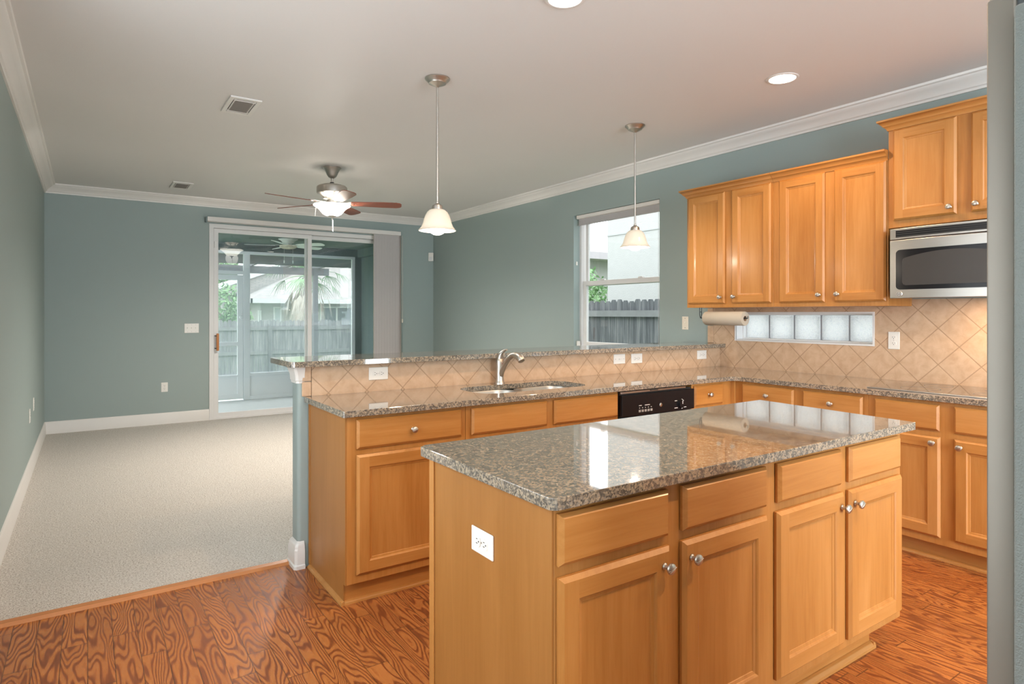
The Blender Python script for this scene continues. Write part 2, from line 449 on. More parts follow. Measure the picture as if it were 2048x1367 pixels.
# ------------------------------------------------------------------ mesh helper
class MB:
    def __init__(self):
        self.v = []; self.f = []; self.mi = []; self.cur = 0
        self.xf = None
    def mat(self, i):
        self.cur = i; return self
    def pt(self, p):
        self.v.append(tuple(p)); return len(self.v) - 1
    def face(self, idx):
        self.f.append(tuple(idx)); self.mi.append(self.cur)
    def quad(self, a, b, c, d):
        self.face([self.pt(a), self.pt(b), self.pt(c), self.pt(d)])
    def box(self, x0, x1, y0, y1, z0, z1):
        i = len(self.v)
        for z in (z0, z1):
            for x, y in ((x0, y0), (x1, y0), (x1, y1), (x0, y1)):
                self.v.append((x, y, z))
        for q in ((3, 2, 1, 0), (4, 5, 6, 7), (0, 1, 5, 4), (1, 2, 6, 5), (2, 3, 7, 6), (3, 0, 4, 7)):
            self.face([i + k for k in q])
        return self
    def extrude(self, outer, holes, w0, w1, plane='xy'):
        """flat outline with holes given a thickness along the axis that is left"""
        def m(u, v, w):
            return {'xy': (u, v, w), 'xz': (u, w, v), 'yz': (w, u, v)}[plane]
        loops = [list(outer)] + [list(h) for h in holes]
        flat = [p for l in loops for p in l]
        tris = tessellate_polygon([[Vector((p[0], p[1], 0)) for p in l] for l in loops])
        for w in (w0, w1):
            i = len(self.v)
            for p in flat: self.v.append(m(p[0], p[1], w))
            for t in tris: self.face([i + k for k in (t if w == w1 else t[::-1])])
        for l in loops:
            n = len(l)
            a = len(self.v)
            for p in l: self.v.append(m(p[0], p[1], w0))
            for p in l: self.v.append(m(p[0], p[1], w1))
            for k in range(n):
                k2 = (k + 1) % n
                self.face([a + k, a + k2, a + n + k2, a + n + k])
        return self
    def lathe(self, prof, c=(0, 0, 0), axis='z', n=24, cap=True):
        rows = []
        for r, h in prof:
            row = []
            for k in range(n):
                a = 2 * math.pi * k / n
                p = (r * math.cos(a), r * math.sin(a))
                q = {'z': (p[0], p[1], h), 'y': (p[0], h, p[1]), 'x': (h, p[0], p[1])}[axis]
                row.append(self.pt((c[0] + q[0], c[1] + q[1], c[2] + q[2])))
            rows.append(row)
        for a, b in zip(rows, rows[1:]):
            for k in range(n):
                k2 = (k + 1) % n
                self.face([a[k], a[k2], b[k2], b[k]])
        if cap:
            if prof[0][0] > 1e-5: self.face(rows[0][::-1])
            if prof[-1][0] > 1e-5: self.face(rows[-1])
        return self
    def tube(self, pts, rad, n=10):
        pts = [Vector(p) for p in pts]
        if not hasattr(rad, '__len__'): rad = [rad] * len(pts)
        rows = []
        up = None
        for i, p in enumerate(pts):
            d = (pts[min(i + 1, len(pts) - 1)] - pts[max(i - 1, 0)]).normalized()
            if up is None:
                up = Vector((0, 0, 1)) if abs(d.z) < 0.9 else Vector((1, 0, 0))
            s = d.cross(up)
            if s.length < 1e-5: s = d.cross(Vector((0, 1, 0)))
            s.normalize(); up = s.cross(d).normalized()
            rows.append([self.pt(p + (s * math.cos(2 * math.pi * k / n) + up * math.sin(2 * math.pi * k / n)) * rad[i]) for k in range(n)])
        for a, b in zip(rows, rows[1:]):
            for k in range(n):
                k2 = (k + 1) % n
                self.face([a[k], a[k2], b[k2], b[k]])
        self.face(rows[0][::-1]); self.face(rows[-1])
        return self
    def prof(self, poly, a, b, axis):
        """moulding: polygon (d, z) run straight along an axis from a to b; poly points are (across, z)"""
        n = len(poly)
        i = len(self.v)
        for w in (a, b):
            for d, z in poly:
                self.v.append((w, d, z) if axis == 'x' else (d, w, z))
        for k in range(n):
            k2 = (k + 1) % n
            self.face([i + k, i + k2, i + n + k2, i + n + k])
        self.face([i + k for k in range(n)][::-1]); self.face([i + n + k for k in range(n)])
        return self
    def build(self, name, mats, parent=None, bevel=0, seg=2, smooth=35, loc=None):
        if not isinstance(mats, (list, tuple)): mats = [mats]
        me = bpy.data.meshes.new(name)
        me.from_pydata(self.v, [], self.f)
        for m in mats: me.materials.append(m)
        for p, i in zip(me.polygons, self.mi): p.material_index = i
        bm = bmesh.new(); bm.from_mesh(me)
        bmesh.ops.remove_doubles(bm, verts=bm.verts, dist=1e-6)
        bmesh.ops.recalc_face_normals(bm, faces=bm.faces)
        if bevel:
            ed = [e for e in bm.edges if e.is_manifold and e.calc_face_angle(0) > R(40)]
            bmesh.ops.bevel(bm, geom=ed, offset=bevel, segments=seg, affect='EDGES', profile=0.5, clamp_overlap=True)
        bm.to_mesh(me); bm.free()
        if smooth:
            if bevel: smooth = min(smooth, 18)
            me.shade_smooth(); me.set_sharp_from_angle(angle=R(smooth))
        o = bpy.data.objects.new(name, me)
        COL.objects.link(o)
        if loc: o.location = loc
        if parent: o.parent = parent
        return o

def tag(o, label, cat=None, group=None, kind=None):
    if label: o['label'] = label
    if cat: o['category'] = cat
    if group: o['group'] = group
    if kind: o['kind'] = kind
    return o
def thing(name, label, cat, loc=(0, 0, 0), rotz=0.0, group=None, kind=None):
    o = bpy.data.objects.new(name, None)
    COL.objects.link(o)
    o.empty_display_size = 0.1
    o.location = loc; o.rotation_euler = (0, 0, R(rotz))
    return tag(o, label, cat, group, kind)
def struct(o, label, cat):
    return tag(o, label, cat, None, 'structure')
def rect(x0, x1, y0, y1):
    return [(x0, y0), (x1, y0), (x1, y1), (x0, y1)]
def rrect(x0, x1, y0, y1, r, n=5):
    pts = []
    for cx, cy_, a0 in ((x1 - r, y0 + r, -90), (x1 - r, y1 - r, 0), (x0 + r, y1 - r, 90), (x0 + r, y0 + r, 180)):
        for k in range(n + 1):
            a = R(a0 + 90 * k / n)
            pts.append((cx + r * math.cos(a), cy_ + r * math.sin(a)))
    return pts

# ------------------------------------------------------------------ the room
T = 0.16
b = MB().box(XL - T, XR + T, YB - T, 3.485, -0.12, 0.0)
struct(b.build('floor', M['oak']), 'red oak plank floor of the kitchen', 'floor')
b = MB().box(XL - T, XR + T, 3.485, YF, -0.12, 0.008)
struct(b.build('floor_carpet', M['carpet']), 'beige speckled carpet of the living room', 'floor')
b = MB().box(XL - T, XR + T, YB - T, YF + T, ZC, ZC + 0.12)
struct(b.build('ceiling', M['ceil']), 'pale painted flat ceiling', 'ceiling')
b = MB().extrude(rect(YB, YF, 0, ZC), [rect(0.6, 3.2, 0.55, 2.35)], XL - T, XL, 'yz')
struct(b.build('wall_left', M['wall']), 'long sage painted side wall left of the living room carpet', 'wall')
DX0, DX1, DZ1 = 1.279, 3.88, 2.50
b = MB().extrude(rect(XL - T, XR + T, -0.12, ZC), [rect(DX0, DX1, 0.0, DZ1)], YF, YF + T, 'xz')
struct(b.build('wall_back', M['wall']), 'sage painted end wall with the glass sliding door', 'wall')
WY0, WY1, WZ0, WZ1 = 4.06, 5.312, 0.97, 2.44
TY0, TY1, TZ0, TZ1 = 2.12, 3.222, 1.139, 1.366
b = MB().extrude(rect(YB, YF, 0, ZC), [rect(WY0, WY1, WZ0, WZ1), rect(TY0, TY1, TZ0, TZ1)], XR, XR + T, 'yz')
struct(b.build('wall_right', M['wall']), 'sage painted kitchen wall with the tall window', 'wall')
b = MB().extrude(rect(XL - T, XR + T, 0, ZC), [rect(0.15, 3.15, 0.4, 2.5)], YB - T, YB, 'xz')  # opening added behind the camera for fill light
struct(b.build('wall_rear', M['wall']), 'sage painted wall behind the camera', 'wall')

CROWN = [(0, -0.10), (0.012, -0.10), (0.015, -0.086), (0.024, -0.080), (0.027, -0.072), (0.040, -0.056), (0.060, -0.038), (0.080, -0.028), (0.086, -0.018), (0.100, -0.014), (0.104, 0.0), (0, 0.0)]
b = MB().prof([(XL + d, ZC + z) for d, z in CROWN], YB, YF, 'y')
struct(b.build('trim_1', M['trim']), 'white crown moulding along the plain side wall', 'trim')
b = MB().prof([(YF - d, ZC + z) for d, z in CROWN], XL, XR, 'x')
struct(b.build('trim_2', M['trim']), 'white crown moulding above the sliding door', 'trim')
b = MB().prof([(XR - d, ZC + z) for d, z in CROWN], YB, YF, 'y')
struct(b.build('trim_3', M['trim']), 'white crown moulding above the kitchen wall', 'trim')
BASE = [(0, 0), (0.016, 0), (0.016, 0.10), (0.012, 0.112), (0.012, 0.120), (0.006, 0.136), (0, 0.138)]
b = MB().prof([(XL + d, 0.008 + z) for d, z in BASE], 3.3, YF, 'y')
struct(b.build('baseboard_left', M['trim']), 'white baseboard along the plain side wall', 'baseboard')
b = MB().prof([(YF - d, 0.008 + z) for d, z in BASE], XL, DX0 - 0.005, 'x')
struct(b.build('baseboard_back', M['trim']), 'white baseboard left of the sliding door', 'baseboard')
b = MB().prof([(XR - d, 0.008 + z) for d, z in BASE], 3.52, YF, 'y')
struct(b.build('baseboard_right', M['trim']), 'white baseboard under the tall window', 'baseboard')
b = MB().prof([(3.462, 0.0), (3.472, 0.014), (3.505, 0.017), (3.518, 0.009), (3.518, 0.0)], XL, 0.93, 'x')
struct(b.build('trim_4', M['strip_wood']), 'oak threshold strip between carpet and plank floor', 'trim')

# half wall of the peninsula, with its tile, cap and base
HX0 = 0.925
b = MB().extrude([(HX0 + 0.022, 3.385), (XR, 3.385), (XR, 3.50), (HX0 + 0.022, 3.50)] +
                 [(HX0 + 0.022 - 0.022 * math.sin(R(a)), 3.478 + 0.022 * math.cos(R(a))) for a in range(15, 91, 15)] +
                 [(HX0 + 0.022 - 0.022 * math.cos(R(a)), 3.407 - 0.022 * math.sin(R(a))) for a in range(0, 90, 15)], [], 0, 1.074, 'xy')
struct(b.build('wall_peninsula', M['wall']), 'sage painted half wall carrying the raised bar', 'wall')
b = MB()
def ring_profile(prof, x0, y0, y1):
    """moulding that wraps the free end of the half wall: rear side, end, front return"""
    rows = []
    for d, z in prof:
        rows.append([b.pt(p) for p in ((1.9, y1 + d, z), (x0 - d + 0.014, y1 + d, z), (x0 - d, y1 + d - 0.014, z), (x0 - d, y0 - d + 0.012, z), (x0 - d + 0.012, y0 - d, z), (x0 + 0.034, y0 - d, z), (x0 + 0.034, y0 + 0.02, z))])
    for r0, r1 in zip(rows, rows[1:]):
        for k in range(6): b.face([r0[k], r0[k + 1], r1[k + 1], r1[k]])
ring_profile([(0.0, 0.0), (0.024, 0.0), (0.024, 0.018), (0.018, 0.024), (0.018, 0.098), (0.014, 0.106), (0.014, 0.118), (0.008, 0.132), (0.0, 0.142)], HX0, 3.385, 3.50)
struct(b.build('baseboard_peninsula', M['trim']), 'white baseboard wrapping the half wall end', 'baseboard')
b = MB()
ring_profile([(0.0, 0.985), (0.006, 0.985), (0.006, 0.997), (0.010, 1.000), (0.012, 1.03), (0.022, 1.062), (0.024, 1.074), (0.0, 1.074)], HX0, 3.385, 3.50)
struct(b.build('trim_5', M['trim']), 'white cap moulding under the raised bar end', 'trim')
b = MB().box(0.997, 4.438, 3.375, 3.385, 0.914, 1.074)
t = b.build('wall_tile_peninsula', M['tile_pen'])
struct(t, 'beige diamond tile strip below the raised bar', 'backsplash')
b = MB()
for z0, z1 in ((0.9145, 0.992), (0.995, 1.074)): b.box(0.946, 0.995, 3.374, 3.385, z0, z1)
b.build('border_tile', M['tile_plain'], t, bevel=0.003)
b = MB().extrude(rect(0.95, 3.44, 0.914, 1.452), [rect(TY0, TY1, TZ0, TZ1)], 4.44, XR, 'yz')
t = b.build('wall_tile_range', M['tile_right'])
struct(t, 'beige diamond tile backsplash of the kitchen wall', 'backsplash')
b = MB()
for z0, z1 in ((1.106, 1.255), (1.258, 1.404)): b.box(4.439, XR, 3.443, 3.502, z0, z1)
b.build('border_tile', M['tile_plain'], t, bevel=0.003)

# ------------------------------------------------------------------ windows and the sliding door
def frame_rect(b, u0, u1, z0, z1, w, d0, d1, plane):
    b.extrude(rect(u0, u1, z0, z1), [rect(u0 + w, u1 - w, z0 + w, z1 - w)], d0, d1, plane)
w1 = thing('window_1', 'tall white framed single hung window above the bar', 'window', kind='structure')
b = MB(); frame_rect(b, WY0 - 0.002, WY1 + 0.002, WZ0 - 0.002, WZ1 + 0.002, 0.035, XR + 0.085, XR + 0.155, 'yz')
b.build('window_frame', M['vinyl'], w1, bevel=0.003)
b = MB(); frame_rect(b, WY0 + 0.03, WY1 - 0.06, 1.66, WZ1 - 0.03, 0.04, XR + 0.125, XR + 0.15, 'yz'); b.build('upper_sash', M['vinyl'], w1, bevel=0.003)
b = MB(); frame_rect(b, WY0 + 0.03, WY1 - 0.06, WZ0 + 0.03, 1.715, 0.05, XR + 0.088, XR + 0.122, 'yz'); s = b.build('lower_sash', M['vinyl'], w1, bevel=0.003)
for yy in (4.38, 4.93):
    MB().box(XR + 0.072, XR + 0.10, yy - 0.03, yy + 0.03, 1.712, 1.728).build('sash_lock', M['vinyl'], s, bevel=0.004)
MB().box(XR + 0.136, XR + 0.140, WY0 + 0.07, WY1 - 0.1, 1.70, WZ1 - 0.07).build('pane', M['glass'], w1)
MB().box(XR + 0.103, XR + 0.107, WY0 + 0.08, WY1 - 0.11, WZ0 + 0.08, 1.665).build('pane', M['glass'], w1)
b = MB().box(XR - 0.012, XR + 0.085, WY0 + 0.001, WY1 - 0.001, WZ0 - 0.001, WZ0 + 0.014); b.build('window_sill', M['trim'], w1, bevel=0.004)

w3 = thing('window_3', 'unseen wide white framed window added in the side wall beside the kitchen', 'window', kind='structure')  # unseen window, suggested by end panel sheen, added to light the room
b = MB().extrude(rect(0.598, 3.202, 0.548, 2.352), [rect(0.64, 1.88, 0.59, 2.31), rect(1.92, 3.16, 0.59, 2.31)], XL - 0.15, XL - 0.08, 'yz'); b.build('window_frame', M['vinyl'], w3, bevel=0.003)
MB().box(XL - 0.12, XL - 0.116, 0.63, 3.17, 0.58, 2.32).build('pane', M['glass'], w3)
MB().box(XL - 0.08, XL + 0.015, 0.601, 3.199, 0.549, 0.565).build('window_sill', M['trim'], w3, bevel=0.004)
w2 = thing('window_2', 'long low glass block window in the tiled backsplash', 'window', kind='structure')
b = MB(); frame_rect(b, TY0 - 0.001, TY1 + 0.001, TZ0 - 0.001, TZ1 + 0.001, 0.02, XR + 0.075, XR + 0.15, 'yz'); b.build('window_frame', M['vinyl'], w2, bevel=0.002)
b = MB()
b.extrude(rect(TY0 - 0.004, TY1 + 0.004, TZ0 - 0.004, TZ1 + 0.004), [rect(TY0 + 0.008, TY1 - 0.008, TZ0 + 0.008, TZ1 - 0.008)], XR - 0.016, XR - 0.008, 'yz')
b.box(XR - 0.012, XR + 0.075, TY1 - 0.008, TY1 - 0.0005, TZ0, TZ1).box(XR - 0.012, XR + 0.075, TY0 + 0.0005, TY0 + 0.008, TZ0, TZ1)
b.box(XR - 0.012, XR + 0.075, TY0, TY1, TZ0 + 0.0005, TZ0 + 0.008).box(XR - 0.012, XR + 0.075, TY0, TY1, TZ1 - 0.008, TZ1 - 0.0005)
b.build('reveal_liner', M['vinyl'], w2)
edges = [3.198, 2.985, 2.770, 2.555, 2.345, 2.143]
for a, c in zip(edges, edges[1:]):
    MB().box(XR + 0.10, XR + 0.146, c + 0.006, a - 0.006, TZ0 + 0.022, TZ1 - 0.022).build('glass_block', M['block'], w2, bevel=0.006)
b = MB()
for a in edges[1:-1]: b.box(XR + 0.105, XR + 0.143, a - 0.006, a + 0.006, TZ0 + 0.02, TZ1 - 0.02)
b.build('block_joint', plain('grey_joint', (0.30, 0.31, 0.33), 0.7), w2)

d1 = thing('door_1', 'white framed sliding glass door to the screened porch', 'door', kind='structure')
b = MB().extrude(rect(DX0 - 0.004, DX1 + 0.004, -0.002, DZ1 + 0.004), [rect(DX0 + 0.05, DX1 - 0.05, 0.03, DZ1 - 0.05)], YF - 0.012, YF + 0.14, 'xz'); b.build('door_frame', M['vinyl'], d1, bevel=0.004)
b = MB().extrude(rect(1.332, 2.575, 0.026, 2.448), [rect(1.386, 2.520, 0.085, 2.395)], YF + 0.012, YF + 0.05, 'xz'); sp = b.build('sliding_panel', M['vinyl'], d1, bevel=0.003)
MB().box(1.383, 2.523, YF + 0.029, YF + 0.033, 0.082, 2.398).build('glass', M['glass'], sp)
b = MB().extrude(rect(2.50, 3.835, 0.026, 2.448), [rect(2.556, 3.775, 0.085, 2.395)], YF + 0.078, YF + 0.115, 'xz'); fp = b.build('fixed_panel', M['vinyl'], d1, bevel=0.003)
MB().box(2.553, 3.778, YF + 0.095, YF + 0.099, 0.082, 2.398).build('glass', M['glass'], fp)
MB().box(1.355, 1.385, YF - 0.052, YF - 0.030, 0.885, 1.105).build('handle', M['handle_wood'], d1, bevel=0.005)
b = MB()
for z in (0.915, 1.075): b.tube([(1.345, YF + 0.014, z), (1.345, YF - 0.03, z), (1.362, YF - 0.04, z)], 0.006, 8)
b.build('handle_bracket', M['wire'], d1)
MB().box(1.335, 1.37, YF - 0.006, YF + 0.013, 2.20, 2.28).build('latch_block', M['vinyl'], d1, bevel=0.003)

# vertical blind stacked at the right of the door, under one long head rail
vb = thing('vertical_blind', 'grey vertical blind stacked at the side of the glass door', 'blind', (0, 0, 0))
MB().box(1.242, 3.86, YF - 0.105, YF - 0.005, 2.520, 2.578).build('valance', M['trim'], vb, bevel=0.004)
b = MB().box(1.225, 1.243, YF - 0.095, YF - 0.002, 2.512, 2.575); b.build('valance_end', plain('grey_end_cap', (0.18, 0.23, 0.23), 0.6), vb)
for k in range(11):
    cx = 3.45 + 0.043 * k
    ang = R(9 if 0 < k < 10 else 62)
    b = MB()
    n = 5; hw = 0.043
    row = []
    for i in range(n + 1):
        s = -1 + 2 * i / n
        px = cx + hw * s * math.cos(ang); py = YF - 0.058 + hw * s * math.sin(ang) - 0.007 * (1 - s * s)
        row.append((px, py))
    for th in (0, 1):
        pass
    outl = row + [(x, y + 0.0016) for x, y in reversed(row)]
    b.extrude(outl, [], 0.045, 2.520, 'xy')
    b.build('vane', M['vane'] if 0 < k < 10 else M['vane_edge'], vb)
b = MB().tube([(3.885, YF - 0.10, 2.52), (3.887, YF - 0.10, 1.9), (3.884, YF - 0.10, 1.28)], 0.0025, 6)
b.lathe([(0.002, 0), (0.010, 0.01), (0.011, 0.05), (0.002, 0.065)], (3.884, YF - 0.10, 1.22), n=10); b.build('control_cord', M['vane_edge'], vb)

rs = thing('roller_shade', 'grey roller shade rolled up at the window head', 'shade', (0, 0, 0))
b = MB().box(XR + 0.004, XR + 0.05, WY0 + 0.008, WY1 - 0.04, 2.398, 2.437); b.build('head_rail', M['trim'], rs, bevel=0.006)
MB().box(XR + 0.036, XR + 0.040, WY0 + 0.012, WY1 - 0.045, 2.337, 2.40).build('cloth', M['shade_cloth'], rs)
MB().box(XR + 0.030, XR + 0.045, WY0 + 0.012, WY1 - 0.045, 2.326, 2.338).build('hem_bar', M['shade_cloth'], rs, bevel=0.003)
MB().tube([(XR + 0.02, WY0 + 0.03, 2.40), (XR + 0.02, WY0 + 0.03, 1.05)], 0.0018, 6).build('bead_cord', M['vinyl'], rs)
o = MB().box(XR + 0.035, XR + 0.072, WY1 - 0.030, WY1 - 0.001, 1.00, 1.055).build('window_sensor', M['white'], bevel=0.004)
tag(o, 'small white contact sensor on the window jamb just above the bar', 'sensor')
o = MB().box(XR + 0.028, XR + 0.048, WY1 - 0.012, WY1 - 0.001, 1.895, 1.935).build('jamb_bracket', M['white'], bevel=0.003)
tag(o, 'tiny white bracket halfway up the window jamb', 'bracket')

# ------------------------------------------------------------------ cabinets
FP = 0.002
def door_mesh(w, h, horizontal=False):
    """front with chamfered edges; a framed recessed panel, butt jointed stiles and rails; origin lower left on the face frame"""
    b = MB()
    def loop(i, y): return [(i, y, i), (w - i, y, i), (w - i, y, h - i), (i, y, h - i)]
    def band(l0, l1):
        for k in range(4):
            k2 = (k + 1) % 4
            b.quad(l0[k], l0[k2], l1[k2], l1[k])
    b.quad(*loop(0, -FP)[::-1])
    b.mat(0); band(loop(0, -FP), loop(0, -0.011)); band(loop(0, -0.011), loop(0.011, -0.021))
    if horizontal:
        b.mat(1); b.quad(*loop(0.011, -0.021))
        b.mi = [1] * len(b.f)
        return b
    i, s = 0.011, 0.058
    b.mat(0)
    b.quad((i, -0.021, i), (s, -0.021, i), (s, -0.021, h - i), (i, -0.021, h - i))
    b.quad((w - s, -0.021, i), (w - i, -0.021, i), (w - i, -0.021, h - i), (w - s, -0.021, h - i))
    b.mat(1)
    b.quad((s, -0.021, i), (w - s, -0.021, i), (w - s, -0.021, s), (s, -0.021, s))
    b.quad((s, -0.021, h - s), (w - s, -0.021, h - s), (w - s, -0.021, h - i), (s, -0.021, h - i))
    b.mat(0)
    band(loop(s, -0.021), loop(s + 0.005, -0.017)); band(loop(s + 0.005, -0.017), loop(s + 0.0065, -0.0145)); band(loop(s + 0.0065, -0.0145), loop(s + 0.015, -0.012)); band(loop(s + 0.015, -0.012), loop(s + 0.0165, -0.010))
    b.mat(2)
    b.quad(*loop(s + 0.0165, -0.010))
    return b
KNOB = [(0.0001, 0.0), (0.009, 0.0), (0.0095, -0.003), (0.006, -0.006), (0.0055, -0.014), (0.008, -0.018), (0.014, -0.021), (0.0162, -0.025), (0.0150, -0.029), (0.011, -0.0318), (0.005, -0.033), (0.0001, -0.0333)]
knob_me = None
def knob(parent, x, z, y=-0.021):
    global knob_me
    if knob_me is None:
        b = MB().lathe(KNOB, (0, 0, 0), 'y', 20)
        for s in (-1, 0, 1):
            b.tube([(-0.010 + 0.005 * s, -0.0305, -0.008 + 0.004 * abs(s)), (0.0035 * s, -0.0338 + 0.001 * abs(s), 0.0), (0.010 + 0.005 * s, -0.0305, 0.008 - 0.004 * abs(s))], 0.0012, 6)
        o = b.build('knob', M['nickel'])
        knob_me = o.data
    else:
        o = bpy.data.objects.new('knob', knob_me); COL.objects.link(o)
    o.location = (x, y, z); o.parent = parent
    return o
def front(root, kind, x0, x1, z0, z1, kn=None, mats=None):
    b = door_mesh(x1 - x0, z1 - z0, kind != 'door')
    o = b.build(kind, mats or [M['wood_v'], M['wood_h'], M['wood_v']], root, smooth=0)
    o.location = (x0, 0, z0)
    if kn:
        knob(o, kn[0] - x0, kn[1] - z0)
    return o
def base_unit(label, loc, rotz, w, depth, fronts, toe=True, group='base cabinets', hollow=False):
    r = thing('base_cabinet', label, 'cabinet', loc, rotz, group)
    b = MB()
    if hollow:
        b.box(0, w, 0, 0.02, 0.105, 0.882).box(0, 0.018, 0.02, depth, 0.105, 0.882).box(w - 0.018, w, 0.02, depth, 0.105, 0.882).box(0.018, w - 0.018, 0.02, depth, 0.105, 0.125)
    else:
        b.box(0, w, 0, depth, 0.105, 0.882)
    b.build('cabinet_body', M['wood_v'], r, bevel=0.0015)
    if toe:
        MB().box(0.0, w, 0.072, 0.09, 0, 0.105).build('toe_kick', M['wood_h'], r)
        MB().prof([(0.072, 0.0), (0.056, 0.0), (0.057, 0.008), (0.062, 0.015), (0.072, 0.019)], 0.0, w, 'x').build('shoe_moulding', M['wood_h'], r)
    for f in fronts: front(r, *f)
    return r
YP = 2.795
DZ = (0.729, 0.866); GZ = (0.146, 0.702)
# peninsula, local x = world X - origin
p1 = base_unit('maple base cabinet at the free end of the peninsula, one drawer over one door', (0.985, YP, 0), 0, 0.628, 0.578,
          [('drawer', 0.044, 0.601, *DZ, (0.323, 0.797)), ('door', 0.044, 0.601, *GZ, (0.565, 0.655))], toe=False, group='peninsula base cabinets')
MB().box(0.004, 0.628, 0.05, 0.068, 0, 0.105).build('toe_kick', M['wood_h'], p1)
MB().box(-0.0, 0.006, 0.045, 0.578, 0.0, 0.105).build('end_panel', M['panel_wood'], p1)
b = MB().prof([(0.05, 0.0), (0.034, 0.0), (0.035, 0.008), (0.040, 0.015), (0.05, 0.019)], -0.014, 0.628, 'x')
b.prof([(0.0, 0.0), (-0.016, 0.0), (-0.015, 0.008), (-0.010, 0.015), (0.0, 0.019)], 0.034, 0.566, 'y'); b.build('shoe_moulding', M['wood_h'], p1)
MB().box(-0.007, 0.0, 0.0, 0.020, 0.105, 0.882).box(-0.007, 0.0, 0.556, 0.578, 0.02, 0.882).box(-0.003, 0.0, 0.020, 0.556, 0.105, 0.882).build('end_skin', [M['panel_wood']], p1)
base_unit('maple sink base cabinet with two false drawer fronts below the sink', (1.615, YP, 0), 0, 1.078, 0.578,
          [('drawer', 0.030, 0.522, *DZ), ('drawer', 0.572, 1.067, *DZ), ('door', 0.030, 0.522, *GZ, (0.485, 0.655)), ('door', 0.572, 1.067, *GZ, (0.61, 0.655))], group='peninsula base cabinets', hollow=True)
b3 = base_unit('narrow maple base cabinet right of the black dishwasher', (3.375, YP, 0), 0, 0.44, 0.578,
          [('drawer', 0.015, 0.315, *DZ, (0.155, 0.803)), ('door', 0.015, 0.315, *GZ, (0.05, 0.655))], group='peninsula base cabinets')
MB().box(3.795, 3.8145, 2.765, 2.7945, 0.105, 0.882).build('corner_filler', M['wood_v'], b3).location = (-3.375, -YP, 0)
# range wall run, local x = 2.78 - Y
XF = 3.815
b1 = base_unit('maple base cabinet under the glass block window, two drawers over doors', (XF, 2.78, 0), -90, 0.925, 0.622,
          [('drawer', 0.076, 0.461, 0.722, 0.862, (0.275, 0.802)), ('drawer', 0.524, 0.898, 0.722, 0.862, (0.713, 0.801)),
           ('door', 0.076, 0.461, 0.146, 0.690, (0.425, 0.655)), ('door', 0.524, 0.898, 0.146, 0.690, (0.56, 0.655))], group='range wall base cabinets')
base_unit('maple base cabinet under the cooktop, two false fronts over doors', (XF, 1.855, 0), -90, 0.86, 0.622,
          [('drawer', 0.041, 0.377, 0.722, 0.862), ('drawer', 0.446, 0.80, 0.722, 0.862),
           ('door', 0.041, 0.381, 0.146, 0.690, (0.349, 0.657)), ('door', 0.446, 0.80, 0.146, 0.690, (0.478, 0.652))], group='range wall base cabinets')

# island
isl = thing('kitchen_island', 'freestanding maple kitchen island with four drawers over four doors', 'kitchen island', (0.94, 1.205, 0))
b = MB().box(0.006, 1.795, 0, 0.65, 0.125, 0.882); b.build('cabinet_body', M['wood_v'], isl, bevel=0.0015)
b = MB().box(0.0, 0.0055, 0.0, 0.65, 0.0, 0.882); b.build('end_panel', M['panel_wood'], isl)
MB().box(-0.006, 0.0, 0.622, 0.652, 0.0, 0.882).build('corner_strip', M['wood_v'], isl, bevel=0.002)
MB().box(0.006, 1.69, 0.07, 0.088, 0, 0.125).build('toe_kick', M['wood_h'], isl)
MB().box(1.672, 1.69, 0.088, 0.58, 0, 0.125).build('toe_kick', M['wood_y'], isl)
b = MB().prof([(0.07, 0.0), (0.050, 0.0), (0.051, 0.012), (0.058, 0.024), (0.07, 0.028)], 0.006, 1.706, 'x')
b.prof([(1.69, 0.0), (1.712, 0.0), (1.711, 0.012), (1.704, 0.024), (1.69, 0.028)], 0.052, 0.58, 'y'); b.build('shoe_moulding', M['wood_h'], isl, bevel=0.002)
IZ = (0.737, 0.866); JZ = (0.158, 0.708)
for x0, x1 in ((0.012, 0.403), (0.463, 0.863), (0.926, 1.316), (1.372, 1.763)): front(isl, 'drawer', x0, x1, *IZ)
for x0, x1, kx in ((0.012, 0.407, 0.377), (0.461, 0.866, 0.490), (0.920, 1.332, 1.306), (1.370, 1.774, 1.398)):
    front(isl, 'door', x0, x1, *JZ, (kx, 0.660))

# wall cabinets
def crown(b, x0, x1, z, ret_l=None, ret_r=None):
    P = [(0.0, -0.012), (-0.006, -0.012), (-0.010, 0.0), (-0.022, 0.012), (-0.026, 0.014), (-0.028, 0.020), (-0.046, 0.040), (-0.050, 0.041), (-0.050, 0.052), (0.0, 0.052)]
    rows = []
    for d, h in P:
        r = [(x1, d, z + h), (x0, d, z + h)]
        if ret_l: r = [(x1, d, z + h), (x0 + d, d, z + h), (x0 + d, ret_l, z + h)]
        if ret_r: r = [(x1 - d, ret_r, z + h), (x1 - d, d, z + h)] + r[1:]
        rows.append([b.pt(p) for p in r])
    for r0, r1 in zip(rows, rows[1:] + rows[:1]):
        for k in range(len(r0) - 1): b.face([r0[k], r0[k + 1], r1[k + 1], r1[k]])
    for e in (0, -1): b.face([r[e] for r in rows])
def wall_unit(label, y_left, w, z0, z1, fronts, ret_l=None, ret_r=None, depth=0.325):
    r = thing('wall_cabinet', label, 'cabinet', (XR - depth, y_left, 0), -90, 'wall cabinets')
    MB().box(0, w, 0, depth - 0.003, z0, z1).build('cabinet_body', M['wood_v'], r, bevel=0.0015)
    for f in fronts: front(r, *f)
    b = MB(); crown(b, 0, w, z1, ret_l, ret_r); b.build('crown_moulding', M['wood_h'], r)
    return r
wall_unit('maple wall cabinet nearest the window, two narrow doors', 3.46, 0.79, 1.406, 2.325,
          [('door', 0.022, 0.378, 1.438, 2.312, (0.345, 1.487)), ('door', 0.442, 0.776, 1.438, 2.312, (0.470, 1.488))], ret_l=0.32)
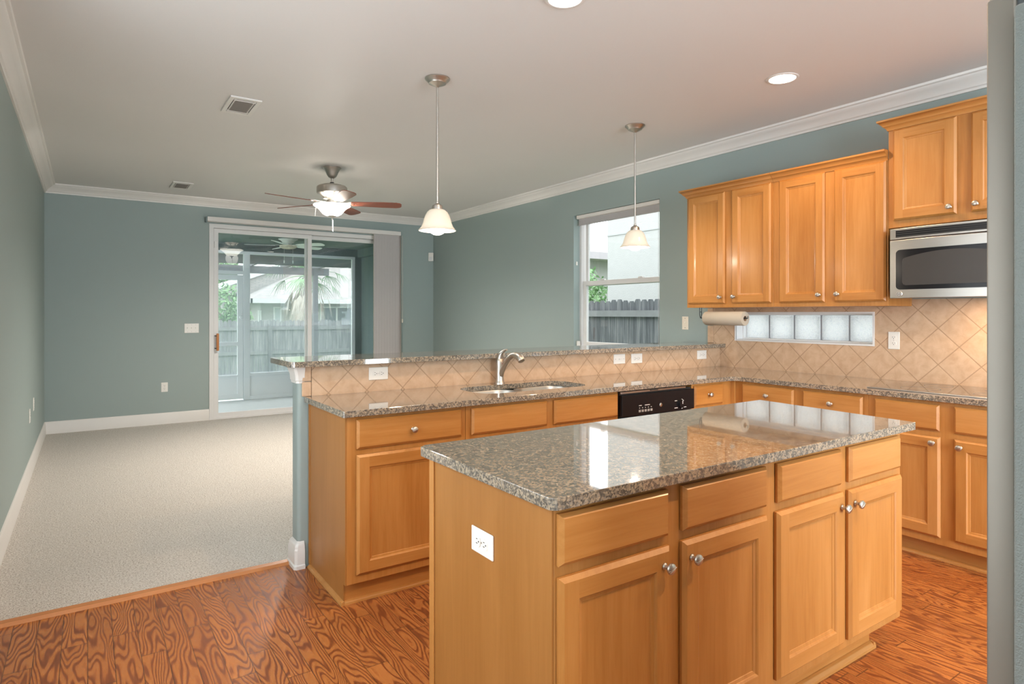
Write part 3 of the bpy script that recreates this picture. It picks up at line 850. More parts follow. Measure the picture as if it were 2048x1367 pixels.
wall_unit('maple wall cabinet left of the microwave, two wide doors', 2.668, 0.783, 1.406, 2.325,
          [('door', 0.048, 0.384, 1.436, 2.312, (0.352, 1.485)), ('door', 0.449, 0.775, 1.436, 2.312, (0.478, 1.487))])
wall_unit('maple wall cabinet set higher, above the steel microwave', 1.883, 0.79, 1.886, 2.505,
          [('door', 0.032, 0.372, 1.930, 2.490, (0.342, 1.972)), ('door', 0.443, 0.768, 1.930, 2.490, (0.472, 1.972))], ret_l=0.32, ret_r=0.32)

# ------------------------------------------------------------------ stone tops
def top_mesh(outer, holes, z0, z1, name, label, cat):
    b = MB().extrude(outer, holes, z0, z1, 'xy')
    o = b.build(name, M['granite'], bevel=0.005)
    return tag(o, label, cat)
def arc(cx, cy_, r, a0, a1, n=8):
    return [(cx + r * math.cos(R(a0 + (a1 - a0) * k / n)), cy_ + r * math.sin(R(a0 + (a1 - a0) * k / n))) for k in range(n + 1)]
sink_hole = rrect(1.80, 2.585, 2.905, 3.255, 0.11, 8)
outer = arc(0.967, 2.767, 0.010, 180, 270, 3) + arc(3.715, 2.757 - 0.065, 0.065, 90, 0, 8)
outer = [(0.957, 3.374)] + outer + [(3.780, 0.97), (4.439, 0.97), (4.439, 3.374)]
top_mesh(outer, [sink_hole], 0.884, 0.914, 'countertop', 'long speckled granite countertop turning the corner, holding the sink', 'countertop')
outer = [(0.868, 3.74)] + arc(0.895, 3.345, 0.025, 180, 270, 4) + [(4.449, 3.32), (4.449, 3.755), (0.885, 3.755)]
top_mesh(outer, [], 1.075, 1.105, 'bar_top', 'raised granite bar top on the half wall', 'countertop')
outer = [(0.917, 1.885)] + arc(0.942, 1.197, 0.025, 180, 270, 4) + [(2.795, 1.172), (2.862, 1.93), (0.94, 1.905)]
top_mesh(outer, [], 0.883, 0.914, 'island_countertop', 'glossy granite top of the freestanding island', 'countertop')

# sink: two bowls hung under the stone
sk = thing('kitchen_sink', 'double bowl stainless sink under the granite beside the faucet', 'sink', (2.19, 3.08, 0.883))
def bowl(x0, x1, y0, y1, depth, name):
    b = MB()
    specs = [(-0.012, 0.0), (0.0, 0.0), (0.004, -0.01), (0.010, -depth + 0.03), (0.020, -depth + 0.008), (0.040, -depth), (0.09, -depth - 0.003)]
    rows = []
    for ins, z in specs:
        rows.append([b.pt((x, y, z)) for x, y in rrect(x0 + ins, x1 - ins, y0 + ins, y1 - ins, max(0.10 - ins * 0.6, 0.03), 6)])
    for r0, r1 in zip(rows, rows[1:]):
        n = len(r0)
        for k in range(n): b.face([r0[k], r0[(k + 1) % n], r1[(k + 1) % n], r1[k]])
    b.face(rows[-1][::-1])
    o = b.build(name, M['sink'], sk, smooth=50)
    cx, cy_ = (x0 + x1) / 2, (y0 + y1) / 2
    MB().lathe([(0.0001, -depth + 0.002), (0.03, -depth + 0.002), (0.042, -depth), (0.044, -depth - 0.004)], (cx, cy_, 0), n=20).build('drain', M['nickel'], o)
    return o
bowl(-0.392, -0.012, -0.178, 0.178, 0.19, 'bowl')
bowl(0.012, 0.398, -0.178, 0.178, 0.19, 'bowl')

fc = thing('faucet', 'brushed nickel pull-out faucet behind the sink', 'faucet', (2.16, 3.305, 0.914))
MB().lathe([(0.033, 0.0), (0.033, 0.006), (0.028, 0.014), (0.0255, 0.03), (0.0245, 0.09), (0.025, 0.135), (0.0235, 0.15), (0.015, 0.162), (0.0001, 0.166)], n=24).build('faucet_body', M['nickel'], fc)
MB().tube([(0, -0.006, 0.045), (0, -0.028, 0.085), (0, -0.062, 0.130), (0, -0.100, 0.165), (0, -0.140, 0.186), (0, -0.165, 0.190)], [0.017, 0.0165, 0.016, 0.0155, 0.016, 0.0165], 14).build('spout', M['nickel'], fc)
MB().tube([(0, -0.162, 0.191), (0, -0.185, 0.190), (0, -0.212, 0.182), (0, -0.232, 0.168), (0, -0.240, 0.158)], [0.0175, 0.0205, 0.0225, 0.0225, 0.020], 16).build('spray_head', M['nickel'], fc)
MB().tube([(0, 0.0, 0.148), (0.002, -0.004, 0.178), (0.006, -0.018, 0.200), (0.012, -0.042, 0.214), (0.014, -0.060, 0.217)], [0.019, 0.016, 0.011, 0.007, 0.005], 12).build('lever', M['nickel'], fc)
MB().lathe([(0.0001, -0.0262), (0.0035, -0.0262), (0.0035, -0.022)], (0.004, 0, 0.128), 'y', 10).build('indicator', plain('red_dot', (0.6, 0.05, 0.03), 0.4), fc, )

# ------------------------------------------------------------------ appliances
ct = thing('cooktop', 'black glass cooktop with a steel front trim set in the granite', 'cooktop', (0, 0, 0.914))
MB().box(3.872, 4.40, 1.10, 1.885, 0.0005, 0.006).build('glass_plate', M['cooktop'], ct, bevel=0.002)
MB().box(3.858, 3.872, 1.10, 1.885, 0.0005, 0.007).build('front_trim', M['steel'], ct, bevel=0.002)
M['burner'] = plain('burner_print', (0.10, 0.09, 0.085), 0.3)
for x, y, r in ((4.02, 1.66, 0.10), (4.26, 1.66, 0.075), (4.02, 1.32, 0.075), (4.26, 1.32, 0.10)):
    MB().lathe([(r, 0.0061), (r, 0.0064), (r - 0.004, 0.0064), (r - 0.004, 0.0061)], (x, y, 0), n=32, cap=False).build('burner_ring', M['burner'], ct)

dw = thing('dishwasher', 'black dishwasher in the peninsula with white control print', 'dishwasher', (2.697, 2.795, 0))
MB().box(0.006, 0.668, 0.0, 0.55, 0.105, 0.862).build('tub', M['dark'], dw)
MB().box(0.004, 0.672, -0.030, 0.0, 0.722, 0.855).build('control_panel', M['black'], dw, bevel=0.004)
MB().box(0.004, 0.672, -0.024, 0.0, 0.115, 0.715).build('door', M['black'], dw, bevel=0.004)
MB().box(0.02, 0.655, 0.06, 0.075, 0.0, 0.11).build('toe_kick', M['black'], dw)
MB().box(0.004, 0.60, -0.018, 0.004, 0.862, 0.876).build('top_strip', M['steel'], dw, bevel=0.002)
for x in (0.10, 0.50): MB().box(x, x + 0.03, -0.012, 0.004, 0.872, 0.884).build('mounting_tab', M['dark'], dw)
MB().box(0.26, 0.33, -0.022, -0.004, 0.868, 0.874).build('latch', M['dark'], dw)
b = MB()
for k in range(5): b.box(0.145 + 0.026 * k, 0.162 + 0.026 * k, -0.0335, -0.030, 0.742, 0.757)
b.build('button', plain('grey_button', (0.35, 0.33, 0.31), 0.4), dw, bevel=0.001)
for k in range(5): MB().box(0.150 + 0.026 * k, 0.157 + 0.026 * k, -0.0308, -0.0300, 0.766, 0.770).build('indicator_dot', M['mark'], dw)
for x0, x1, z in ((0.148, 0.172, 0.781), (0.200, 0.245, 0.781), (0.475, 0.505, 0.738), (0.56, 0.59, 0.738), (0.478, 0.50, 0.785)):
    MB().box(x0, x1, -0.0308, -0.03, z, z + 0.004).build('printed_line', M['mark'], dw)
MB().tube([(0.535 + 0.035 * math.cos(R(75 - k * 9.5)), -0.0303, 0.763 + 0.032 * math.sin(R(75 - k * 9.5))) for k in range(17)], 0.0016, 6).build('dial_scale', M['mark'], dw)
b = MB().lathe([(0.026, -0.030), (0.024, -0.046), (0.0001, -0.047)], (0.535, 0, 0.763), 'y', 20); dl = b.build('dial', M['black'], dw)
MB().box(0.533, 0.537, -0.0482, -0.0465, 0.765, 0.786).build('pointer', M['mark'], dl)
MB().lathe([(0.012, -0.030), (0.012, -0.0325), (0.010, -0.0335), (0.0001, -0.0335)], (0.345, 0, 0.773), 'y', 18).build('badge', M['nickel'], dw)

# microwave, local x = 1.848 - Y, front at x world 4.05
mw = thing('microwave', 'stainless microwave hung under the higher wall cabinet', 'microwave', (4.06, 1.845, 0), -90)
MW, MZ0, MZ1 = 0.755, 1.450, 1.872
MB().box(0.006, MW - 0.006, 0.02, 0.385, MZ0 + 0.012, MZ1).build('case', M['dark'], mw)
def bowed(b, x0, x1, z0, z1, y0, y1, n=14, bow=0.020):
    def yb(x):
        s = (x - MW / 2) / (MW / 2); return -bow * (1 - s * s)
    rows = []
    for k in range(n + 1):
        x = x0 + (x1 - x0) * k / n
        rows.append([b.pt((x, yb(x) + y0, z0)), b.pt((x, yb(x) + y0, z1)), b.pt((x, max(y1, yb(x) + y0 + 0.002), z1)), b.pt((x, max(y1, yb(x) + y0 + 0.002), z0))])
    for a, c in zip(rows, rows[1:]):
        for k in range(4): b.face([a[k], a[(k + 1) % 4], c[(k + 1) % 4], c[k]])
    b.face(rows[0]); b.face(rows[-1][::-1])
b = MB(); bowed(b, 0, MW, 1.806, MZ1, 0, 0.02); grille_f = b.build('vent_panel', M['steel'], mw, bevel=0.002)
b = MB(); bowed(b, 0.034, MW - 0.034, 1.818, 1.860, -0.0012, 0.0); gb = b.build('vent_grille', M['dark'], mw)
b = MB()
for z in (1.828, 1.840, 1.852): bowed(b, 0.036, MW - 0.036, z, z + 0.0035, -0.0055, 0.0)
b.build('louvre', M['black'], gb)
b = MB(); bowed(b, 0, MW, MZ0, 1.802, -0.002, 0.02); dr = b.build('door', M['steel'], mw, bevel=0.003)
def bowed_shape(outline, y0, name, mat, parent):
    b = MB()
    def yb(x):
        s = (x - MW / 2) / (MW / 2); return -0.020 * (1 - s * s)
    ctr = (sum(p[0] for p in outline) / len(outline), sum(p[1] for p in outline) / len(outline))
    # columns across the outline so that the face follows the bow
    xs0, xs1 = min(p[0] for p in outline), max(p[0] for p in outline)
    N = 40
    def span(x):
        zs = []
        for (x0, z0), (x1, z1) in zip(outline, outline[1:] + outline[:1]):
            if (x0 - x) * (x1 - x) <= 0 and abs(x1 - x0) > 1e-9:
                zs.append(z0 + (z1 - z0) * (x - x0) / (x1 - x0))
        return (min(zs), max(zs)) if zs else (ctr[1], ctr[1])
    rows = []
    for k in range(N + 1):
        t_ = 0.5 - 0.5 * math.cos(math.pi * k / N)
        x = xs0 + (xs1 - xs0) * min(max(t_, 0.0005), 0.9995)
        z0, z1 = span(x)
        rows.append((b.pt((x, yb(x) + y0, z0)), b.pt((x, yb(x) + y0, z1)), b.pt((x, yb(x) + y0 + 0.003, z1)), b.pt((x, yb(x) + y0 + 0.003, z0))))
    for a, c in zip(rows, rows[1:]):
        for k in range(4): b.face([a[k], a[(k + 1) % 4], c[(k + 1) % 4], c[k]])
    b.face(rows[0]); b.face(rows[-1][::-1])
    return b.build(name, mat, parent)
wo = rrect(0.036, 0.63, 1.502, 1.742, 0.024, 6)
bowed_shape(wo, -0.0045, 'window_surround', M['black'], dr)
zt = lambda x: 1.690 + 0.034 * (1 - ((x - 0.335) / 0.255) ** 2)
top_pts = [(0.60 - (0.60 - 0.082) * k / 16, zt(0.60 - (0.60 - 0.082) * k / 16)) for k in range(17)]
wi = [(0.092, 1.528), (0.580, 1.528), (0.592, 1.534), (0.60, 1.546)] + top_pts + [(0.075, 1.684), (0.073, 1.67), (0.073, 1.546), (0.08, 1.533)]
bowed_shape(wi, -0.0055, 'window_glass', M['grey_glass'], dr)
bd = MB().lathe([(0.0175, 0.006), (0.0175, -0.0105), (0.0155, -0.0125), (0.0001, -0.0125)], (0.058, -0.004, 1.476), 'y', 24).build('badge', M['nickel'], dr)
b = MB()
ringp = [(0.058 + 0.0125 * math.cos(R(a)), -0.0172, 1.476 + 0.0125 * math.sin(R(a))) for a in range(0, 361, 24)]
b.tube(ringp, 0.0007, 5)
b.tube([(0.0535 + 0.0042 * math.cos(R(a)), -0.0172, 1.476 + 0.0068 * math.sin(R(a))) for a in range(50, 331, 28)] + [(0.0575, -0.0172, 1.476), (0.0545, -0.0172, 1.4765)], 0.0008, 5)
b.tube([(0.0635 + 0.0034 * math.cos(R(a)), -0.0172, 1.4795 + 0.0034 * math.sin(R(a))) for a in range(40, 271, 28)] + [(0.0635 + 0.0038 * math.cos(R(a)), -0.0172, 1.4722 + 0.0036 * math.sin(R(a))) for a in range(100, 331, 28)], 0.0008, 5)
b.build('monogram', M['dark'], bd)
MB().tube([(0.665, -0.012, 1.50), (0.665, -0.045, 1.52), (0.665, -0.047, 1.62), (0.665, -0.045, 1.73), (0.665, -0.012, 1.75)], 0.010, 12).build('handle', M['steel_v'], dr)
MB().box(0.40, 0.60, 0.05, 0.13, MZ0 + 0.004, MZ0 + 0.012).build('range_lamp', M['underlight'], mw)
lamp('range_lamp_light', 'AREA', (0.50, 0.13, MZ0 - 0.004), 4.0, WARM, 0.20, (0, 0, 0), parent=mw, sy=0.08)

fr = thing('refrigerator', 'tall refrigerator with pebbled grey side and steel door edge', 'refrigerator', (0, 0, 0))
MB().box(0.96, 1.87, -0.42, 0.292, 0.02, 1.745).build('cabinet_shell', M['fridge_side'], fr, bevel=0.006, seg=3)
MB().box(0.985, 1.86, 0.296, 0.3285, 0.05, 1.772).build('door', M['steel_v'], fr, bevel=0.005, seg=3)
MB().box(1.0, 1.86, 0.282, 0.297, 0.06, 1.74).build('door_seal', M['dark'], fr)
MB().extrude(rrect(0.99, 1.04, 0.24, 0.315, 0.012), [], 1.7455, 1.768, 'xy').build('hinge_cover', plain('charcoal_plastic', (0.07, 0.075, 0.08), 0.5), fr, bevel=0.003)
MB().box(0.98, 1.85, -0.40, 0.27, 0.0, 0.02).build('foot', M['dark'], fr)

# ------------------------------------------------------------------ paper towel
ph = thing('paper_towel_holder', 'thin wire paper towel holder screwed under the wall cabinet', 'holder', (4.14, 3.10, 0))
b = MB()
for dx in (-0.012, 0.012): b.tube([(dx, 0.235, 1.4055), (dx, 0.235, 1.35), (dx * 0.3, 0.235, 1.322)], 0.0028, 8)
b.tube([(0, 0.235, 1.322), (0, -0.205, 1.322)], 0.004, 8)
b.tube([(-0.012, 0.235, 1.372), (0.012, 0.235, 1.372)], 0.0028, 6)
b.tube([(0, -0.205, 1.322), (0, -0.205, 1.338)], 0.003, 8)
b.build('wire_frame', M['wire'], ph)
pt = thing('paper_towel_roll', 'beige paper towel roll hanging under the wall cabinet by the window', 'paper towel', (4.14, 3.105, 1.320))
b = MB().lathe([(0.0205, -0.187), (0.053, -0.187), (0.0545, -0.184), (0.0545, 0.170), (0.053, 0.173), (0.0205, 0.173), (0.0205, -0.187)], (0, 0, 0), 'y', 36, cap=False)
b.build('paper', M['paper'], pt)
MB().lathe([(0.0185, -0.186), (0.020, -0.186), (0.020, 0.172), (0.0185, 0.172), (0.0185, -0.186)], (0, 0, 0), 'y', 24, cap=False).build('core', plain('cardboard', (0.32, 0.22, 0.14), 0.9), pt)

# ------------------------------------------------------------------ outlets and switches
def plate(root, w, h, mat):
    MB().box(-w / 2, w / 2, -0.006, -0.0003, -h / 2, h / 2).build('plate', mat, root, bevel=0.003)
def receptacle(root, dx, dz, horiz, mat):
    b = MB()
    o2 = []
    for k in range(24):
        a = 2 * math.pi * k / 24
        x, z = 0.017 * math.cos(a), 0.0145 * math.sin(a)
        x = max(min(x, 0.0165), -0.0165); z = max(min(z * 1.2, 0.0135), -0.0135)
        o2.append((dx + (z if horiz else x), dz + (x if horiz else z)))
    b.extrude(o2, [], -0.0085, -0.004, 'xz')
    b.mat(1)
    def sl(cx, cz, w, h):
        if horiz: cx, cz, w, h = -cz, cx, h, w
        b.box(dx + cx - w / 2, dx + cx + w / 2, -0.0090, -0.0080, dz + cz - h / 2, dz + cz + h / 2)
    sl(-0.0062, 0.003, 0.0022, 0.008); sl(0.0062, 0.003, 0.0022, 0.0065); sl(0, -0.0068, 0.0042, 0.0042)
    b.build('receptacle', [mat, M['dark']], root, smooth=0)
def outlet(label, loc, rotz, horiz=False, mat='white', group='power outlets'):
    r = thing('power_outlet', label, 'outlet', loc, rotz, group)
    plate(r, *((0.116, 0.072) if horiz else (0.072, 0.116)), M[mat])
    for s in (-1, 1):
        receptacle(r, s * 0.0195 if horiz else 0, 0 if horiz else s * 0.0195, horiz, M[mat])
    MB().lathe([(0.0028, -0.004), (0.0028, -0.0072), (0.0001, -0.0074)], (0, 0, 0), 'y', 10).build('screw', M['nickel'], r)
    return r
def switch(label, loc, rotz, n=1, horiz=False, mat='white'):
    r = thing('light_switch', label, 'switch', loc, rotz, 'light switches')
    w = 0.070 + 0.046 * (n - 1)
    plate(r, *((0.116, 0.072) if horiz else (w, 0.118)), M[mat])
    for k in range(n):
        x = (k - (n - 1) / 2) * 0.046
        if horiz: MB().box(-0.011, 0.011, -0.0155, -0.005, -0.0045, 0.0045).build('toggle', M[mat], r, bevel=0.002)
        else: MB().box(x - 0.0045, x + 0.0045, -0.0155, -0.005, -0.004, 0.012).build('toggle', M[mat], r, bevel=0.002)
        for s in (-0.042, 0.042):
            MB().lathe([(0.0032, -0.0055), (0.0032, -0.007), (0.0001, -0.0072)], (s if horiz else x, 0, 0 if horiz else s), 'y', 10).build('screw', M['dark'] if mat == 'almond' else M['nickel'], r)
    return r
outlet('horizontal white outlet on the end panel of the island', (0.94, 1.525, 0.700), -90, True, group='')
outlet('horizontal outlet in the peninsula tile, alone near its free end', (1.375, 3.375, 1.016), 0, True)
switch('horizontal switch plate in the peninsula tile, beside an outlet right of the faucet', (3.265, 3.375, 1.021), 0, 1, True)
outlet('horizontal outlet in the peninsula tile, beside the switch plate', (3.445, 3.375, 1.018), 0, True)
outlet('horizontal outlet in the peninsula tile, close to the range wall corner', (4.20, 3.375, 1.018), 0, True)
outlet('upright white outlet in the tile right of the glass block window', (4.44, 1.992, 1.179), -90, False)
outlet('upright white outlet low on the end wall left of the sliding door', (0.779, YF, 0.458), 0, False)
outlet('white outlet plate low on the side wall, nearer the kitchen', (XL, 6.53, 0.508), 90, False)
outlet('white plate low on the side wall, nearer the far corner', (XL, 6.98, 0.552), 90, False)
switch('triple white switch plate on the end wall beside the sliding door', (1.077, YF, 1.176), 0, 3)
switch('single almond switch between tall window and wall cabinets', (XR, 3.752, 1.273), -90, 1, False, 'almond')
ms = thing('motion_sensor', 'small white motion sensor box high in the far room corner', 'sensor', (4.395, YF - 0.03, 2.235), -45)
MB().box(-0.038, 0.038, -0.02, 0.02, -0.065, 0.065).build('housing', M['white'], ms, bevel=0.006)
MB().box(-0.022, 0.022, -0.023, -0.019, -0.05, 0.0).build('lens', M['vinyl'], ms, bevel=0.001)
MB().box(XR - 0.006, XR - 0.0005, YF - 0.006, YF - 0.0005, 0.146, 2.17).build('wire_cover', M['wall']).parent = None
tag(bpy.data.objects['wire_cover'], 'thin painted wire cover in the far room corner', 'wire cover')

# ------------------------------------------------------------------ ceiling fittings
def pendant(label, x, y):
    r = thing('pendant_light', label, 'pendant light', (x, y, 0), 0, 'pendants over the bar')
    MB().lathe([(0.076, ZC), (0.077, ZC - 0.006), (0.070, ZC - 0.014), (0.058, ZC - 0.024), (0.054, ZC - 0.032), (0.034, ZC - 0.042), (0.014, ZC - 0.050), (0.0075, ZC - 0.056)], n=32).build('canopy', M['nickel'], r)
    MB().lathe([(0.0068, ZC - 0.05), (0.0068, 2.042)], n=14).build('stem', M['nickel'], r)
    MB().lathe([(0.0068, 2.050), (0.010, 2.046), (0.010, 2.040), (0.014, 2.036), (0.030, 2.026), (0.034, 2.014), (0.034, 2.002), (0.030, 1.998)], n=24).build('socket', M['nickel'], r)
    n = 48
    b = MB()
    pr = [(0.030, 2.003), (0.046, 1.998), (0.062, 1.984), (0.074, 1.962), (0.082, 1.938), (0.088, 1.915), (0.096, 1.895), (0.110, 1.877), (0.116, 1.872), (0.113, 1.869), (0.107, 1.875), (0.093, 1.894), (0.085, 1.914), (0.079, 1.938), (0.071, 1.961), (0.060, 1.981), (0.045, 1.994), (0.030, 1.998)]
    b.lathe(pr, n=n, cap=False)
    b.v = [(px * (1 + 0.012 * math.cos(n / 2 * math.atan2(py, px))), py * (1 + 0.012 * math.cos(n / 2 * math.atan2(py, px))), pz) for px, py, pz in b.v]
    b.build('lamp_shade', M['shade_glass'], r, smooth=60)
    MB().lathe([(0.0001, 1.842), (0.022, 1.845), (0.040, 1.855), (0.048, 1.868), (0.046, 1.885), (0.034, 1.91), (0.018, 1.94), (0.014, 1.99)], n=24).build('bulb', M['bulb'], r)
    lamp('pendant_light_glow', 'POINT', (0, 0, 1.815), 9, SOFT, 0.03, (0, 0, 0), parent=r)
    return r
pendant('nickel pendant with white glass bell, over the sink', 1.787, 3.44)
pendant('nickel pendant with white glass bell, before the tall window', 3.497, 3.44)

def downlight(label, x, y, power, vis=True):
    if vis:
        r = thing('recessed_light', label, 'ceiling light', (x, y, ZC), 0, 'recessed ceiling lights')
        MB().lathe([(0.094, -0.0005), (0.095, -0.004), (0.088, -0.007), (0.078, -0.006), (0.076, -0.0005)], n=36, cap=False).build('trim_ring', M['trim'], r)
        MB().lathe([(0.0001, -0.0025), (0.076, -0.0025), (0.076, -0.0008), (0.0001, -0.0008)], n=36, cap=False).build('lens', M['canlens'], r)
    else:
        r = None
    p = (0, 0, -0.02) if vis else (x, y, ZC - 0.02)
    lamp('recessed_or_added_beam', 'SPOT', p, power, WARM, 0.05, (0, 0, 0), parent=r, spot=150, blend=0.6)
downlight('lit recessed ceiling light at the top picture edge, over the island', 1.818, 2.232, 62)
downlight('lit recessed ceiling light over the range wall counter', 3.545, 2.235, 55)
for x, y, p in ((1.82, 0.15, 130), (3.55, 0.15, 140), (2.6, -1.9, 50), (0.7, -1.9, 40)):  # unseen spots added beyond the view to light the room, no fittings
    downlight('', x, y, p, False)

def ceiling_vent(label, x0, x1, y0, y1):
    r = thing('ceiling_vent', label, 'vent', ((x0 + x1) / 2, (y0 + y1) / 2, ZC), 0, 'ceiling air vents')
    hx, hy = (x1 - x0) / 2, (y1 - y0) / 2
    b = MB().extrude(rect(-hx, hx, -hy, hy), [rect(-hx + 0.028, hx - 0.028, -hy + 0.035, hy - 0.035)], -0.012, -0.0005, 'xy'); b.build('frame', M['trim'], r, bevel=0.003)
    MB().box(-hx + 0.027, hx - 0.027, -hy + 0.034, hy - 0.034, -0.003, -0.0008).build('backing', M['dark'], r)
    n = 11
    for k in range(n):
        y = -hy + 0.085 + (2 * hy - 0.17) * k / (n - 1)
        b = MB(); b.quad((-hx + 0.04, y - 0.008, -0.005), (hx - 0.04, y - 0.008, -0.005), (hx - 0.04, y + 0.006, -0.013), (-hx + 0.04, y + 0.006, -0.013))
        b.quad((-hx + 0.04, y + 0.006, -0.0115), (hx - 0.04, y + 0.006, -0.0115), (hx - 0.04, y - 0.008, -0.0035), (-hx + 0.04, y - 0.008, -0.0035))
        b.build('slat', plain('vent_slat', (0.19, 0.175, 0.16), 0.5) if k == 0 and 'vent_slat' not in bpy.data.materials else bpy.data.materials['vent_slat'], r)
    for s in (-1, 1):
        b = MB().box(-hx + 0.03, hx - 0.03, s * (hy - 0.062) - 0.006, s * (hy - 0.062) + 0.006, -0.012, -0.003); b.build('cross_bar', M['trim'], r)
    b = MB().box(-hx + 0.035, -hx + 0.045, -hy + 0.04, hy - 0.04, -0.010, -0.003).box(hx - 0.045, hx - 0.035, -hy + 0.04, hy - 0.04, -0.010, -0.003); b.build('side_rail', M['trim'], r)
    return r
ceiling_vent('white louvred ceiling vent nearer the camera, well before the fan', 0.785, 0.985, 4.465, 4.845)
ceiling_vent('white louvred ceiling vent farther away, near the end wall', 0.775, 0.978, 7.72, 8.12)

def fan(name, label, loc, z_ceil, zb, rblade, a0, white=False, kit=None):
    """ceiling fan at rest: canopy, rod, motor, five blades with irons, light bowl"""
    metal = M['fan_white'] if white else M['nickel']
    wd = M['fan_white'] if white else M['blade_wood']
    r = thing(name, label, 'ceiling fan', loc)
    zt_ = z_ceil
    MB().lathe([(0.086, zt_), (0.087, zt_ - 0.008), (0.074, zt_ - 0.022), (0.062, zt_ - 0.045), (0.050, zt_ - 0.075), (0.040, zt_ - 0.092), (0.034, zt_ - 0.098), (0.016, zt_ - 0.110)], n=32).build('canopy', metal, r)
    MB().lathe([(0.0125, zt_ - 0.10), (0.0125, zb + 0.17)], n=14).build('downrod', metal, r)
    MB().lathe([(0.012, zb + 0.190), (0.020, zb + 0.186), (0.021, zb + 0.168), (0.016, zb + 0.160)], n=18).build('collar', M['dark'] if not white else metal, r)
    MB().lathe([(0.02, zb + 0.165), (0.10, zb + 0.160), (0.132, zb + 0.150), (0.145, zb + 0.140), (0.148, zb + 0.128), (0.148, zb + 0.078), (0.142, zb + 0.070), (0.110, zb + 0.055), (0.09, zb + 0.035), (0.085, zb + 0.02), (0.05, zb + 0.012), (0.048, zb - 0.015)], n=36).build('motor_housing', metal, r)
    for k in range(5):
        a = R(a0 + 72 * k)
        M4 = Matrix.Rotation(a, 4, 'Z') @ Matrix.Rotation(R(-12), 4, 'X')
        b = MB()
        def bl(x): return 0.052 + 0.016 * min(1, (x - 0.20) / 0.3)
        pts = [(0.185, -0.045), (0.20, -0.052)] + [(x, -bl(x)) for x in (0.3, 0.4, 0.5, rblade - 0.05)] + [(rblade - 0.015, -0.055), (rblade, -0.03), (rblade, 0.03), (rblade - 0.015, 0.055)] + [(x, bl(x)) for x in (rblade - 0.05, 0.5, 0.4, 0.3)] + [(0.20, 0.052), (0.185, 0.045)]
        b.extrude(pts, [], -0.003, 0.003, 'xy')
        o = b.build('blade', wd, r, bevel=0.001)
        o.matrix_local = Matrix.Translation((0, 0, zb - 0.02)) @ M4
        c = MB().extrude([(0.075, -0.014), (0.13, -0.012), (0.17, -0.03), (0.215, -0.038), (0.245, -0.02), (0.245, 0.02), (0.215, 0.038), (0.17, 0.03), (0.13, 0.012), (0.075, 0.014)], [], 0.003, 0.008, 'xy')
        for sx, sy in ((0.20, -0.022), (0.20, 0.022), (0.228, 0)): c.lathe([(0.006, -0.006), (0.006, -0.003), (0.0001, -0.007)][::-1], (sx, sy, 0), n=8)
        c.build('blade_iron', metal, o)
    z = zb - 0.015
    MB().lathe([(0.048, z + 0.01), (0.05, z - 0.012), (0.06, z - 0.02), (0.085, z - 0.022), (0.085, z - 0.028), (0.03, z - 0.03)], n=30).build('light_fitter', metal, r)
    return r
fz = 2.475
fan1 = fan('ceiling_fan', 'brushed nickel ceiling fan with cherry blades and lit bowl', (2.01, 6.125, 0), ZC, fz, 0.68, -22.5)
b = MB().lathe([(0.178, 2.437), (0.180, 2.431), (0.172, 2.424), (0.150, 2.412), (0.128, 2.394), (0.110, 2.372), (0.092, 2.350), (0.064, 2.334), (0.020, 2.327), (0.0001, 2.3265),
                (0.020, 2.331), (0.062, 2.338), (0.089, 2.354), (0.106, 2.375), (0.124, 2.397), (0.147, 2.416), (0.170, 2.429), (0.178, 2.437)][0:10], n=48, cap=False)
b.build('light_bowl', M['lit_bowl'], fan1, smooth=60)
MB().lathe([(0.0001, 2.288), (0.008, 2.292), (0.009, 2.300), (0.005, 2.306), (0.014, 2.314), (0.036, 2.322), (0.040, 2.328), (0.012, 2.335)], n=20).build('finial', M['nickel'], fan1)
MB().tube([(0, 0, 2.33), (0, 0, 2.45)], 0.004, 8).build('centre_rod', M['nickel'], fan1)
b = MB().tube([(0.008, 0.0, 2.29), (0.008, 0, 2.19)], 0.0018, 6); b.lathe([(0.0001, 2.172), (0.005, 2.176), (0.005, 2.188), (0.002, 2.194)], (0.008, 0, 0), n=10); b.build('pull_chain', M['nickel'], fan1)
MB().tube([(-0.105, 0.085, 2.45), (-0.128, 0.104, 2.44), (-0.135, 0.11, 2.33)], 0.0018, 6).build('pull_chain', M['white'], fan1)
for k in range(3):
    a = R(20 + 120 * k)
    MB().lathe([(0.0001, -0.034), (0.016, -0.028), (0.024, -0.010), (0.022, 0.008), (0.012, 0.026), (0.010, 0.040)], (0.07 * math.cos(a), 0.07 * math.sin(a), 2.395), n=14).build('bulb', M['bulb'], fan1)
lamp('fan_light_glow', 'POINT', (0, 0, 2.430), 215, FANL, 0.02, parent=fan1)
lamp('fan_light_beam', 'SPOT', (0, 0, 2.283), 360, FANL, 0.10, parent=fan1, spot=175, blend=0.9)

